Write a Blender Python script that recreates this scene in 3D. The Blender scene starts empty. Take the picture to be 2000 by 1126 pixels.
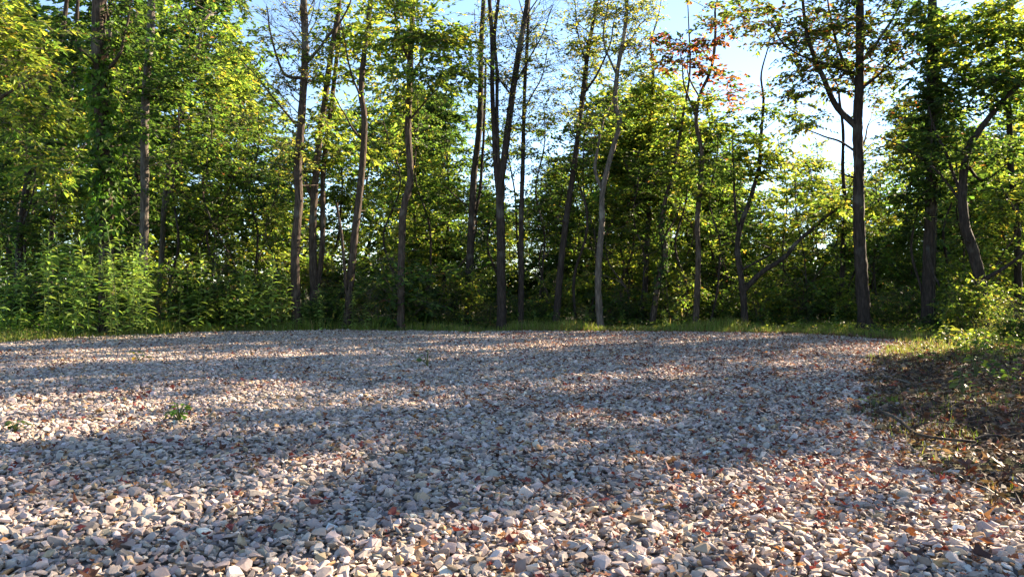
import bpy, bmesh, math, random
import numpy as np
from mathutils import Vector, Matrix

R = math.radians
SC = bpy.context.scene
COL = SC.collection

# ------------------------------------------------------------------ camera
F, CX, HY, CH = 1428.0, 1000.0, 563.0, 0.95          # photo focal length in px, centre, horizon row, eye height
cam = bpy.data.cameras.new('camera')
cam.sensor_width = 36.0
cam.lens = 36.0 * F / 2000.0
cam.clip_start = 0.05
cam.clip_end = 9000
cob = bpy.data.objects.new('camera', cam)
COL.objects.link(cob)
cob.location = (0, 0, CH)
cob.rotation_euler = (R(90), 0, 0)
SC.camera = cob

# ------------------------------------------------------------------ light
SUN_AZ, SUN_EL = R(57), R(26)                        # clockwise from +Y, elevation
w = bpy.data.worlds.new('World')
SC.world = w
w.use_nodes = True
nt = w.node_tree
nt.nodes.clear()
wo = nt.nodes.new('ShaderNodeOutputWorld')
bg = nt.nodes.new('ShaderNodeBackground')
sky = nt.nodes.new('ShaderNodeTexSky')
sky.sky_type = 'NISHITA'
sky.sun_disc = False
sky.sun_elevation = SUN_EL
sky.sun_rotation = SUN_AZ
sky.air_density = 1.0
sky.altitude = 2200
sky.dust_density = 0.0
sky.ozone_density = 1.0
bg.inputs['Strength'].default_value = 0.066
# thin broken cloud over the blue
tc = nt.nodes.new('ShaderNodeTexCoord')
mp = nt.nodes.new('ShaderNodeMapping')
mp.inputs['Scale'].default_value = (1.0, 1.0, 2.6)
mp.inputs['Location'].default_value = (0.75, 0.4, 0.2)
cn = nt.nodes.new('ShaderNodeTexNoise')
cn.inputs['Scale'].default_value = 2.3
cn.inputs['Detail'].default_value = 9
cn.inputs['Roughness'].default_value = 0.55
cr = nt.nodes.new('ShaderNodeValToRGB')
cr.color_ramp.elements[0].position = 0.68
cr.color_ramp.elements[1].position = 0.9
cm = nt.nodes.new('ShaderNodeMixRGB')
cm.inputs['Color2'].default_value = (4.6, 4.65, 4.8, 1)
L = nt.links.new
L(tc.outputs['Generated'], mp.inputs['Vector'])
L(mp.outputs['Vector'], cn.inputs['Vector'])
L(cn.outputs['Fac'], cr.inputs['Fac'])
L(cr.outputs['Color'], cm.inputs['Fac'])
L(sky.outputs['Color'], cm.inputs['Color1'])
L(cm.outputs['Color'], bg.inputs['Color'])
L(bg.outputs['Background'], wo.inputs['Surface'])

sl = bpy.data.lights.new('sun', 'SUN')
sl.energy = 5.0
sl.angle = R(0.53)
sl.color = (1.0, 0.80, 0.58)
so = bpy.data.objects.new('sun', sl)
COL.objects.link(so)
sd = Vector((math.sin(SUN_AZ) * math.cos(SUN_EL), math.cos(SUN_AZ) * math.cos(SUN_EL), math.sin(SUN_EL)))
so.rotation_euler = sd.to_track_quat('Z', 'Y').to_euler()
so.location = sd * 60

SC.view_settings.view_transform = 'Standard'
SC.view_settings.look = 'None'
SC.view_settings.exposure = 2.68
SC.view_settings.gamma = 1.0
SC.view_settings.use_curve_mapping = False
try:
    SC.cycles.max_bounces = 8
    SC.cycles.diffuse_bounces = 4
    SC.cycles.transmission_bounces = 5
    SC.cycles.sample_clamp_indirect = 6
    SC.cycles.use_denoising = True
except Exception:
    pass

# ------------------------------------------------------------------ helpers
def unit(v):
    n = np.linalg.norm(v, axis=-1, keepdims=True)
    return v / np.maximum(n, 1e-9)

def P(px, py, Y):
    return np.array([(px - CX) / F * Y, Y, CH + (HY - py) / F * Y])

def fbm(x, y):
    return (np.sin(x * 0.9 + 1.3 * np.sin(y * 0.7)) + np.sin(y * 1.1 + 1.7 * np.sin(x * 0.6 + 1)) +
            0.5 * np.sin(x * 2.3 + y * 1.9 + 0.5) + 0.5 * np.sin(x * 1.7 - y * 2.6)) / 3.0

def ground_z(x, y):
    x = np.asarray(x, float); y = np.asarray(y, float)
    z = 0.035 * fbm(x * 0.35, y * 0.35)
    # hilltop: falls away behind the trees, more on the right
    side = 1 / (1 + np.exp(-np.clip((x + 2) / 5.0, -40, 40)))
    start = 25.0 - 4.0 * side
    d = np.maximum(0, y - start)
    z = z - (0.06 + 0.14 * side) * d * d / (d + 12.0) * (60.0 / (60.0 + d))
    dr = np.maximum(0, x - 14.0)
    z = z - 0.10 * dr * dr / (dr + 15.0) * (80.0 / (80.0 + dr))
    # bank of litter right of the lot
    e = np.clip((x - right_edge(y)) / 1.5, 0, 1)
    z = z + 0.06 * e * e * (3 - 2 * e) * (y < 15) * np.clip((15 - y) / 3, 0, 1)
    return z

REY = np.array([-6, 2.0, 3.0, 3.4, 4.24, 5.65, 7.5, 9.7, 11.5, 13.3, 14.3, 15.2, 16.2, 17.5])
REX = np.array([2.0, 2.05, 2.12, 2.16, 2.24, 2.75, 3.65, 4.75, 5.95, 7.1, 6.4, 4.9, 1.5, -6])
LEY = np.array([-6, 5.0, 9.0, 12.0, 13.2, 14.4, 15.6, 16.4, 17.0, 17.6])
LEX = np.array([-14, -12.5, -10.8, -9.2, -8.8, -8.4, -7.6, -6.0, -4.3, -3.0])
def right_edge(y):
    return np.interp(y, REY, REX) + 0.06 * np.sin(np.asarray(y) * 3.1) + 0.05 * np.sin(np.asarray(y) * 7.3 + 1)
def left_edge(y):
    return np.interp(y, LEY, LEX) + 0.08 * np.sin(np.asarray(y) * 2.7)
def in_lot(x, y):
    far = 16.3 + 0.16 * np.sin(x * 1.3) + 0.12 * np.sin(x * 3.1 + 1) + 0.08 * np.sin(x * 7.7)
    return (x < right_edge(y)) & (x > left_edge(y)) & (y < far)

class MB:
    """collects triangles and quads for ONE mesh object"""
    def __init__(s):
        s.v = []; s.f3 = []; s.f4 = []; s.c = []; s.n = 0
    def add(s, v, f3=None, f4=None, col=(1, 1, 1)):
        v = np.asarray(v, float).reshape(-1, 3)
        s.v.append(v)
        c = np.asarray(col, float)
        s.c.append(np.tile(c, (len(v), 1)) if c.ndim == 1 else c)
        if f3 is not None and len(f3): s.f3.append(np.asarray(f3, np.int32) + s.n)
        if f4 is not None and len(f4): s.f4.append(np.asarray(f4, np.int32) + s.n)
        s.n += len(v)
    def build(s, name, mat, parent=None, smooth=False, colors=True):
        me = s.mesh(name, mat, smooth, colors)
        o = bpy.data.objects.new(name, me)
        COL.objects.link(o)
        if parent is not None: o.parent = parent
        return o
    def mesh(s, name, mat, smooth=False, colors=True):
        me = bpy.data.meshes.new(name)
        if s.n:
            v = np.concatenate(s.v)
            f3 = np.concatenate(s.f3) if s.f3 else np.zeros((0, 3), np.int32)
            f4 = np.concatenate(s.f4) if s.f4 else np.zeros((0, 4), np.int32)
            me.vertices.add(len(v)); me.vertices.foreach_set('co', v.astype(np.float32).ravel())
            li = np.concatenate([f3.ravel(), f4.ravel()]).astype(np.int32)
            me.loops.add(len(li)); me.loops.foreach_set('vertex_index', li)
            tot = np.concatenate([np.full(len(f3), 3), np.full(len(f4), 4)]).astype(np.int32)
            st = np.concatenate([[0], np.cumsum(tot)[:-1]]).astype(np.int32)
            me.polygons.add(len(tot)); me.polygons.foreach_set('loop_start', st)
            me.polygons.foreach_set('use_smooth', np.full(len(tot), smooth))
            me.update(calc_edges=True)
            if colors:
                a = me.attributes.new('Col', 'FLOAT_COLOR', 'POINT')
                c = np.concatenate(s.c)
                a.data.foreach_set('color', np.concatenate([c, np.ones((len(c), 1))], 1).astype(np.float32).ravel())
        me.materials.append(mat)
        return me

def spline(pts, n):
    """Catmull-Rom through pts, n samples"""
    pts = np.asarray(pts, float)
    if len(pts) == 2:
        t = np.linspace(0, 1, n)[:, None]
        return pts[0] * (1 - t) + pts[1] * t
    p = np.vstack([2 * pts[0] - pts[1], pts, 2 * pts[-1] - pts[-2]])
    seg = np.linalg.norm(np.diff(pts, axis=0), axis=1)
    cum = np.concatenate([[0], np.cumsum(seg)]); cum /= cum[-1]
    out = []
    for u in np.linspace(0, 1, n):
        i = min(int(np.searchsorted(cum, u, 'right')) - 1, len(pts) - 2)
        t = (u - cum[i]) / max(cum[i + 1] - cum[i], 1e-9)
        a, b, c, d = p[i], p[i + 1], p[i + 2], p[i + 3]
        out.append(0.5 * ((2 * b) + (-a + c) * t + (2 * a - 5 * b + 4 * c - d) * t * t + (-a + 3 * b - 3 * c + d) * t ** 3))
    return np.array(out)

def tube(mb, path, rad, sides=6, col=(1, 1, 1), rough=0.0, rng=None, cap=True):
    path = np.asarray(path, float); n = len(path)
    rad = np.broadcast_to(np.asarray(rad, float), (n,))
    t = unit(np.gradient(path, axis=0))
    ref = np.array([1.0, 0.13, 0.0]) if abs(np.mean(np.abs(t[:, 2]))) > 0.6 else np.array([0.05, 0.1, 1.0])
    u = unit(np.cross(t, ref)); v = np.cross(t, u)
    a = np.linspace(0, 2 * math.pi, sides, endpoint=False)
    rr = np.repeat(rad[:, None], sides, 1)
    if rough and rng is not None:
        rr = rr * (1 + rough * rng.standard_normal((n, sides)))
    ring = path[:, None] + rr[..., None] * (np.cos(a)[None, :, None] * u[:, None] + np.sin(a)[None, :, None] * v[:, None])
    i = np.arange(n - 1)[:, None] * sides; k = np.arange(sides)[None]; k2 = (k + 1) % sides
    f4 = np.stack([i + k, i + k2, i + sides + k2, i + sides + k], -1).reshape(-1, 4)
    f3 = None
    vv = ring.reshape(-1, 3)
    if cap:
        vv = np.vstack([vv, path[-1] + t[-1] * rad[-1] * 0.5])
        b = (n - 1) * sides
        f3 = np.stack([b + np.arange(sides), b + (np.arange(sides) + 1) % sides, np.full(sides, n * sides)], -1)
    mb.add(vv, f3, f4, col)

def leaves(mb, base, d, nrm, Ls, Ws, cols, seg=1):
    """folded pointed leaves; base, d, nrm (n,3); 2 triangles each, or 6 with seg=2 (bent blade)"""
    n = len(base)
    d = unit(d); s = unit(np.cross(d, nrm)); nn = np.cross(s, d)
    Ls = np.asarray(Ls)[:, None]; Ws = np.asarray(Ws)[:, None]
    if seg == 1:
        q = np.stack([base, base + d * Ls * .42 + s * Ws * .5 + nn * Ws * .14,
                      base + d * Ls - nn * Ls * .10, base + d * Ls * .42 - s * Ws * .5 + nn * Ws * .14], 1)
        f = np.array([[0, 1, 2], [0, 2, 3]]); k = 4
    else:
        q = np.stack([base, base + d * Ls * .35 + s * Ws * .5 + nn * (Ws * .15), base + d * Ls * .38,
                      base + d * Ls * .35 - s * Ws * .5 + nn * (Ws * .15),
                      base + d * Ls * .68 + s * Ws * .36 + nn * (Ws * .1 - Ls * .07), base + d * Ls * .70 - nn * Ls * .09,
                      base + d * Ls * .68 - s * Ws * .36 + nn * (Ws * .1 - Ls * .07), base + d * Ls * .96 - nn * Ls * .22], 1)
        f = np.array([[0, 1, 2], [0, 2, 3], [1, 4, 5], [1, 5, 2], [2, 5, 6], [2, 6, 3], [4, 7, 5], [5, 7, 6]]); k = 8
    F3 = (np.arange(n)[:, None, None] * k + f[None]).reshape(-1, 3)
    mb.add(q.reshape(-1, 3), F3, None, np.repeat(cols, k, 0))

def pick_cols(rng, n, pal, jit=0.22):
    """pal: list of (weight, rgb)"""
    wts = np.array([p[0] for p in pal], float); wts /= wts.sum()
    base = np.array([p[1] for p in pal], float)[rng.choice(len(pal), n, p=wts)]
    return np.clip(base * np.exp(jit * rng.standard_normal((n, 1))) * np.exp(0.07 * rng.standard_normal((n, 3))), 0.002, 0.8)

def sprays(lb, tb, rng, C, A, r, ntw, nl, L0, W0, pal, flat=0.24, droop=0.25, clump_jit=0.22):
    """leafy twigs round clump centres C with branch directions A: leaves into lb, twigs into tb"""
    n = len(C)
    if n == 0: return
    az = rng.uniform(0, 2 * math.pi, (n, ntw)); el = rng.normal(0.12, flat, (n, ntw))
    td = np.stack([np.cos(az) * np.cos(el), np.sin(az) * np.cos(el), np.sin(el)], -1)
    td = unit(td + 0.45 * A[:, None])
    ln = r * rng.uniform(0.5, 1.15, (n, ntw)) * np.exp(0.25 * rng.standard_normal((n, 1)))
    st = C[:, None] + td * 0.02 - A[:, None] * (r * rng.uniform(0, .7, (n, ntw)))[..., None]
    tt = (np.linspace(0.22, 1.0, nl)[None, None] + rng.uniform(-.06, .06, (n, ntw, nl)))
    pos = st[:, :, None] + td[:, :, None] * (ln[..., None] * tt)[..., None]
    pos[..., 2] -= droop * ln[..., None] * tt ** 2
    pos += rng.normal(0, 0.02, pos.shape)
    sgn = np.where(np.arange(nl) % 2 == 0, 1.0, -1.0)
    ang = sgn * rng.uniform(0.5, 1.25, (n, ntw, nl)); ang[..., -1] *= 0.2
    c, s = np.cos(ang), np.sin(ang)
    ld = np.stack([td[:, :, None, 0] * c - td[:, :, None, 1] * s, td[:, :, None, 0] * s + td[:, :, None, 1] * c,
                   np.broadcast_to(td[:, :, None, 2], c.shape) - rng.uniform(0.05, 0.75, c.shape)], -1)
    nr = np.array([0, 0, 1.0]) + rng.normal(0, 0.30, ld.shape) + rng.normal(0, .28, (n, 1, 1, 3))
    m = n * ntw * nl
    sz = np.exp(rng.normal(0, .2, m)) * np.where(rng.random(m) < .88, 1, 0.0)
    cc = np.repeat(np.exp(clump_jit * rng.standard_normal((n, 1))), ntw * nl, 0)
    cols = pick_cols(rng, m, pal) * cc
    keep = sz > 0
    leaves(lb, pos.reshape(-1, 3)[keep], ld.reshape(-1, 3)[keep], nr.reshape(-1, 3)[keep], (L0 * sz)[keep], (W0 * sz)[keep], cols[keep])
    # twigs: thin three-sided
    a0 = st.reshape(-1, 3); a2 = (pos[:, :, -1]).reshape(-1, 3); a1 = (pos[:, :, nl // 2]).reshape(-1, 3)
    d = unit(a2 - a0); u = unit(np.cross(d, [0.1, 0.2, 1.0])); v = np.cross(d, u)
    k = len(a0); rings = []
    for pt, rr in ((a0, .0048), (a1, .0034), (a2, .0016)):
        for q in range(3):
            rings.append(pt + rr * (math.cos(q * 2.094) * u + math.sin(q * 2.094) * v))
    V = np.stack(rings, 1)
    f = []
    for ring in (0, 3):
        for q in range(3):
            f.append([ring + q, ring + (q + 1) % 3, ring + 3 + (q + 1) % 3, ring + 3 + q])
    F4 = (np.arange(k)[:, None, None] * 9 + np.array(f)[None]).reshape(-1, 4)
    tb.add(V.reshape(-1, 3), None, F4)

def grow(tb, rng, nodes, nrad, clumps, zmin=0.8, jit=0.10, up=0.35, rmax=0.03):
    """thin branches joining clump centres to the trunk or to earlier branches; returns end directions"""
    NP = [np.array(nodes, float)]; NR = [np.array(nrad, float)]
    npos = np.array(nodes, float); nr = np.array(nrad, float)
    order = np.argsort([np.min(np.linalg.norm(npos - c, axis=1)) for c in clumps])
    A = np.zeros((len(clumps), 3))
    for ci in order:
        p = clumps[ci]
        d = p - npos
        hd = np.linalg.norm(d[:, :2], axis=1)
        cost = np.linalg.norm(d, axis=1) + 1.6 * np.maximum(0, 0.45 * hd - d[:, 2]) + 3.0 * (npos[:, 2] < zmin)
        j = int(np.argmin(cost))
        a = npos[j]; ln = max(np.linalg.norm(p - a), 0.05)
        m1 = a + (p - a) * 0.35 + np.array([0, 0, up * 0.18 * ln]) + rng.normal(0, jit * ln, 3)
        m2 = a + (p - a) * 0.70 + np.array([0, 0, up * 0.12 * ln]) + rng.normal(0, jit * ln, 3)
        k = 5 if ln < 1 else 8
        path = spline([a, m1, m2, p], k)
        r0 = min(nr[j] * 0.62, rmax, 0.005 + 0.0085 * ln); r1 = min(0.0045, r0)
        rad = np.linspace(r0, r1, k)
        tube(tb, path, rad, 5 if r0 > 0.012 else 4, cap=False)
        A[ci] = unit(path[-1] - path[-2])
        npos = np.vstack([npos, path[1:]]); nr = np.concatenate([nr, rad[1:]])
    return A

# ------------------------------------------------------------------ object bookkeeping
def tag(o, label=None, cat=None, group=None, kind=None):
    if label: o['label'] = label
    if cat: o['category'] = cat
    if group: o['group'] = group
    if kind: o['kind'] = kind
    return o

def thing(name, label, cat, loc=(0, 0, 0), rz=0.0, group=None):
    o = bpy.data.objects.new(name, None)
    o.empty_display_size = 0.2
    COL.objects.link(o)
    o.location = loc; o.rotation_euler = (0, 0, rz)
    return tag(o, label, cat, group)

def copy_tree(root, loc, rz, sc, label, group):
    def cp(o, par):
        c = o.copy(); COL.objects.link(c)
        if par is not None: c.parent = par
        for ch in kids.get(o.name, ()): cp(ch, c)
        return c
    kids = KIDS
    r = cp(root, None)
    r.location = loc; r.rotation_euler = (0, 0, rz); r.scale = sc if hasattr(sc, '__len__') else (sc, sc, sc)
    if label: r['label'] = label
    if group: r['group'] = group
    return r
KIDS = {}
def reg(root):
    """note a prototype's children once, so copies need no scene lookups"""
    def walk(o):
        KIDS[o.name] = list(o.children)
        for c in o.children: walk(c)
    walk(root)
    return root

# ------------------------------------------------------------------ materials
def newmat(name):
    m = bpy.data.materials.new(name); m.use_nodes = True
    t = m.node_tree; t.nodes.clear()
    return m, t, (lambda k, **kw: _node(t, k, **kw)), t.links.new

def _node(t, kind, **kw):
    n = t.nodes.new('ShaderNode' + kind)
    for k, v in kw.items():
        if k in n.inputs: n.inputs[k].default_value = v
        else: setattr(n, k, v)
    return n

def leaf_mat(name, trans=0.62, gain=1.9, rough=0.5, spec=0.35):
    m, t, N, K = newmat(name)
    out = N('OutputMaterial')
    at = N('Attribute', attribute_name='Col')
    p = N('BsdfPrincipled', Roughness=rough)
    p.inputs['Specular IOR Level'].default_value = spec
    tr = N('BsdfTranslucent')
    mul = N('MixRGB', blend_type='MULTIPLY', Fac=1.0)
    mul.inputs['Color2'].default_value = (gain * 1.02, gain * 1.0, gain * 0.6, 1)
    mx = N('MixShader', Fac=trans)
    K(at.outputs['Color'], p.inputs['Base Color'])
    K(at.outputs['Color'], mul.inputs['Color1'])
    K(mul.outputs['Color'], tr.inputs['Color'])
    K(p.outputs[0], mx.inputs[1]); K(tr.outputs[0], mx.inputs[2])
    K(mx.outputs[0], out.inputs['Surface'])
    return m

def bark_mat(name, c0, c1, c2, scale=1.0, lichen=0.0):
    m, t, N, K = newmat(name)
    out = N('OutputMaterial')
    co = N('TexCoord')
    mp = N('Mapping'); mp.inputs['Scale'].default_value = (9 * scale, 9 * scale, 1.6 * scale)
    n1 = N('TexNoise', Scale=3.0, Detail=8.0, Roughness=0.65)
    vo = N('TexVoronoi', Scale=2.2, feature='DISTANCE_TO_EDGE')
    wv = N('TexNoise', Scale=1.3, Detail=4.0)
    cr = N('ValToRGB')
    cr.color_ramp.elements[0].position = 0.30; cr.color_ramp.elements[0].color = (*c0, 1)
    cr.color_ramp.elements[1].position = 0.72; cr.color_ramp.elements[1].color = (*c2, 1)
    e = cr.color_ramp.elements.new(0.5); e.color = (*c1, 1)
    K(co.outputs['Object'], mp.inputs['Vector'])
    K(mp.outputs[0], n1.inputs['Vector']); K(mp.outputs[0], vo.inputs['Vector']); K(co.outputs['Object'], wv.inputs['Vector'])
    K(n1.outputs['Fac'], cr.inputs['Fac'])
    # pale lichen blotches
    lr = N('ValToRGB'); lr.color_ramp.elements[0].position = 0.56; lr.color_ramp.elements[1].position = 0.66
    mx = N('MixRGB'); mx.inputs['Color2'].default_value = (0.30, 0.31, 0.27, 1)
    ml = N('Math', operation='MULTIPLY'); ml.inputs[1].default_value = lichen
    K(wv.outputs['Fac'], lr.inputs['Fac']); K(lr.outputs['Color'], ml.inputs[0]); K(ml.outputs[0], mx.inputs['Fac'])
    K(cr.outputs['Color'], mx.inputs['Color1'])
    b1 = N('Bump', Strength=0.8, Distance=0.03); b2 = N('Bump', Strength=0.6, Distance=0.03)
    K(vo.outputs['Distance'], b1.inputs['Height']); K(n1.outputs['Fac'], b2.inputs['Height']); K(b1.outputs[0], b2.inputs['Normal'])
    p = N('BsdfPrincipled', Roughness=0.9); p.inputs['Specular IOR Level'].default_value = 0.2
    K(mx.outputs[0], p.inputs['Base Color']); K(b2.outputs[0], p.inputs['Normal'])
    K(p.outputs[0], out.inputs['Surface'])
    return m

M_LEAF = leaf_mat('leaf')
M_WEED = leaf_mat('weed_leaf', 0.42, 1.9, 0.45, 0.4)
M_GRASS = leaf_mat('grass_blade', 0.4, 1.8, 0.5, 0.3)
M_DRY = leaf_mat('dry_leaf', 0.25, 1.4, 0.6, 0.3)
M_BARK = bark_mat('grey_brown_bark', (0.0120, 0.0080, 0.0058), (0.0480, 0.0345, 0.0255), (0.1150, 0.0860, 0.0630), 1.0, 0.22)
M_PALE = bark_mat('pale_grey_bark', (0.0300, 0.0248, 0.0203), (0.0825, 0.0690, 0.0562), (0.1575, 0.1387, 0.1162), 1.0, 0.45)
M_DARK = bark_mat('dark_bark', (0.0075, 0.0060, 0.0049), (0.0270, 0.0203, 0.0165), (0.0600, 0.0465, 0.0390), 1.0, 0.2)
M_TWIG = bark_mat('twig_bark', (0.04, 0.03, 0.024), (0.09, 0.07, 0.055), (0.15, 0.12, 0.10), 1.0, 0.0)

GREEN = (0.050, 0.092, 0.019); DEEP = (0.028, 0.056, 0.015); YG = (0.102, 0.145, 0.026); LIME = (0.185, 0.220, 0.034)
YEL = (0.27, 0.21, 0.04); RED = (0.17, 0.040, 0.024); ORG = (0.27, 0.095, 0.03); BRN = (0.13, 0.062, 0.028)
PAL_GREEN = [(5, GREEN), (4, DEEP), (1.5, YG), (.1, YEL), (.15, BRN)]
PAL_YG = [(3, YG), (3, GREEN), (2, LIME), (.25, YEL)]
PAL_LIME = [(3, LIME), (4, YG), (2, GREEN), (.4, YEL)]
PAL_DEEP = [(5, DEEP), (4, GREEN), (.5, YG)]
PAL_PALE = [(3, (0.135, 0.150, 0.045)), (3, (0.105, 0.125, 0.035)), (2, GREEN), (.7, YEL)]
PAL_RED = [(3, RED), (2, ORG), (4, (0.09, 0.045, 0.025)), (4, GREEN)]
PAL_OAK = [(5, (0.070, 0.100, 0.024)), (3, (0.085, 0.068, 0.026)), (3, YG), (1.2, BRN), (.4, ORG)]
PAL_VINE = [(4, (0.075, 0.150, 0.020)), (2, GREEN), (2, (0.11, 0.19, 0.025))]

# ------------------------------------------------------------------ ground
def axis(lo, hi, fine_lo, fine_hi, step):
    a = list(np.arange(fine_lo, fine_hi + 1e-6, step))
    s, x = step, fine_hi
    while x < hi:
        s *= 1.35; x += s; a.append(x)
    s, x = step, fine_lo
    while x > lo:
        s *= 1.35; x -= s; a.insert(0, x)
    return np.array(a)

def sheet(name, xs, ys, zf, mat, mask=None, kind='structure'):
    X, Y = np.meshgrid(xs, ys)
    Z = zf(X, Y)
    v = np.stack([X, Y, Z], -1).reshape(-1, 3)
    nx = len(xs)
    i, j = np.meshgrid(np.arange(nx - 1), np.arange(len(ys) - 1))
    q = (j * nx + i).ravel()
    f = np.stack([q, q + 1, q + nx + 1, q + nx], -1)
    if mask is not None:
        c = v[f].mean(1); f = f[mask(c[:, 0], c[:, 1])]
        used = np.unique(f); re = np.zeros(len(v), int); re[used] = np.arange(len(used)); v = v[used]; f = re[f]
    mb = MB(); mb.add(v, None, f)
    o = mb.build(name, mat, smooth=True, colors=False)
    o['kind'] = kind
    return o

def ground_material():
    m, t, N, K = newmat('forest_floor')
    out = N('OutputMaterial'); co = N('TexCoord')
    n1 = N('TexNoise', Scale=14.0, Detail=10.0, Roughness=0.7); n2 = N('TexNoise', Scale=0.7, Detail=5.0)
    cr = N('ValToRGB')
    cr.color_ramp.elements[0].position = 0.33; cr.color_ramp.elements[0].color = (0.022, 0.015, 0.010, 1)
    cr.color_ramp.elements[1].position = 0.70; cr.color_ramp.elements[1].color = (0.10, 0.062, 0.037, 1)
    e = cr.color_ramp.elements.new(0.52); e.color = (0.048, 0.030, 0.019, 1)
    gr = N('ValToRGB')
    gr.color_ramp.elements[0].position = 0.35; gr.color_ramp.elements[0].color = (0.03, 0.045, 0.012, 1)
    gr.color_ramp.elements[1].position = 0.7; gr.color_ramp.elements[1].color = (0.10, 0.115, 0.03, 1)
    fr = N('ValToRGB'); fr.color_ramp.elements[0].position = 0.47; fr.color_ramp.elements[1].position = 0.60
    mx = N('MixRGB')
    for n in (n1, n2): K(co.outputs['Object'], n.inputs['Vector'])
    K(n1.outputs['Fac'], cr.inputs['Fac']); K(n1.outputs['Fac'], gr.inputs['Fac']); K(n2.outputs['Fac'], fr.inputs['Fac'])
    K(fr.outputs['Color'], mx.inputs['Fac']); K(cr.outputs['Color'], mx.inputs['Color1']); K(gr.outputs['Color'], mx.inputs['Color2'])
    b = N('Bump', Strength=0.9, Distance=0.04); K(n1.outputs['Fac'], b.inputs['Height'])
    p = N('BsdfPrincipled', Roughness=0.95); p.inputs['Specular IOR Level'].default_value = 0.15
    K(mx.outputs[0], p.inputs['Base Color']); K(b.outputs[0], p.inputs['Normal']); K(p.outputs[0], out.inputs['Surface'])
    return m

def stone_material(attr='INSTANCER'):
    m, t, N, K = newmat('limestone' if attr == 'INSTANCER' else 'gravel_bed')
    out = N('OutputMaterial'); co = N('TexCoord')
    p = N('BsdfPrincipled', Roughness=0.85); p.inputs['Specular IOR Level'].default_value = 0.25
    if attr == 'INSTANCER':
        at = N('Attribute', attribute_name='Col'); at.attribute_type = 'INSTANCER'
        n1 = N('TexNoise', Scale=2.2, Detail=8.0, Roughness=0.7)
        mr = N('MapRange'); mr.inputs['From Min'].default_value = 0.25; mr.inputs['From Max'].default_value = 0.75
        mr.inputs['To Min'].default_value = 0.72; mr.inputs['To Max'].default_value = 1.18
        mu = N('MixRGB', blend_type='MULTIPLY', Fac=1.0)
        K(co.outputs['Object'], n1.inputs['Vector']); K(n1.outputs['Fac'], mr.inputs['Value'])
        K(at.outputs['Color'], mu.inputs['Color1']); K(mr.outputs[0], mu.inputs['Color2'])
        b = N('Bump', Strength=0.45, Distance=0.006); K(n1.outputs['Fac'], b.inputs['Height'])
        K(mu.outputs[0], p.inputs['Base Color']); K(b.outputs[0], p.inputs['Normal'])
    else:
        v = N('TexVoronoi', Scale=24.0); K(co.outputs['Object'], v.inputs['Vector'])
        cr = N('ValToRGB')
        cr.color_ramp.elements[0].color = (0.06, 0.052, 0.045, 1); cr.color_ramp.elements[1].color = (0.22, 0.20, 0.18, 1)
        K(v.outputs['Color'], cr.inputs['Fac']); K(cr.outputs[0], p.inputs['Base Color'])
        b = N('Bump', Strength=1.0, Distance=0.02); K(v.outputs['Distance'], b.inputs['Height']); K(b.outputs[0], p.inputs['Normal'])
    K(p.outputs[0], out.inputs['Surface'])
    return m

M_GROUND = ground_material()
M_STONE = stone_material()
M_BED = stone_material('BED')

ground = sheet('ground', axis(-4000, 4000, -24, 26, 0.5), axis(-60, 7000, -8, 40, 0.5), lambda x, y: ground_z(x, y) - 0.02, M_GROUND)
lot = sheet('gravel_lot', np.arange(-14.5, 8.5, 0.1), np.arange(-6, 17.2, 0.1), lambda x, y: ground_z(x, y) - 0.006, M_BED, mask=in_lot)

# ------------------------------------------------------------------ gravel stones
rg = np.random.default_rng(11)
stone_shapes = []
for k in range(18):
    bm = bmesh.new()
    q = unit(rg.standard_normal((13, 3))) * rg.uniform(.78, 1.0, (13, 1))
    q = np.sign(q) * np.abs(q) ** 0.75
    q *= np.array([1.0, rg.uniform(.6, .95), rg.uniform(.30, .66)])
    for c in q: bm.verts.new(c * 0.5)
    r_ = bmesh.ops.convex_hull(bm, input=bm.verts)
    bmesh.ops.delete(bm, geom=[g for g in r_['geom_interior'] if isinstance(g, bmesh.types.BMVert)], context='VERTS')
    bmesh.ops.bevel(bm, geom=list(bm.edges), offset=0.014, segments=1, affect='EDGES', clamp_overlap=True)
    me = bpy.data.meshes.new('stone'); bm.to_mesh(me); bm.free(); me.materials.append(M_STONE)
    stone_shapes.append(me)

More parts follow.
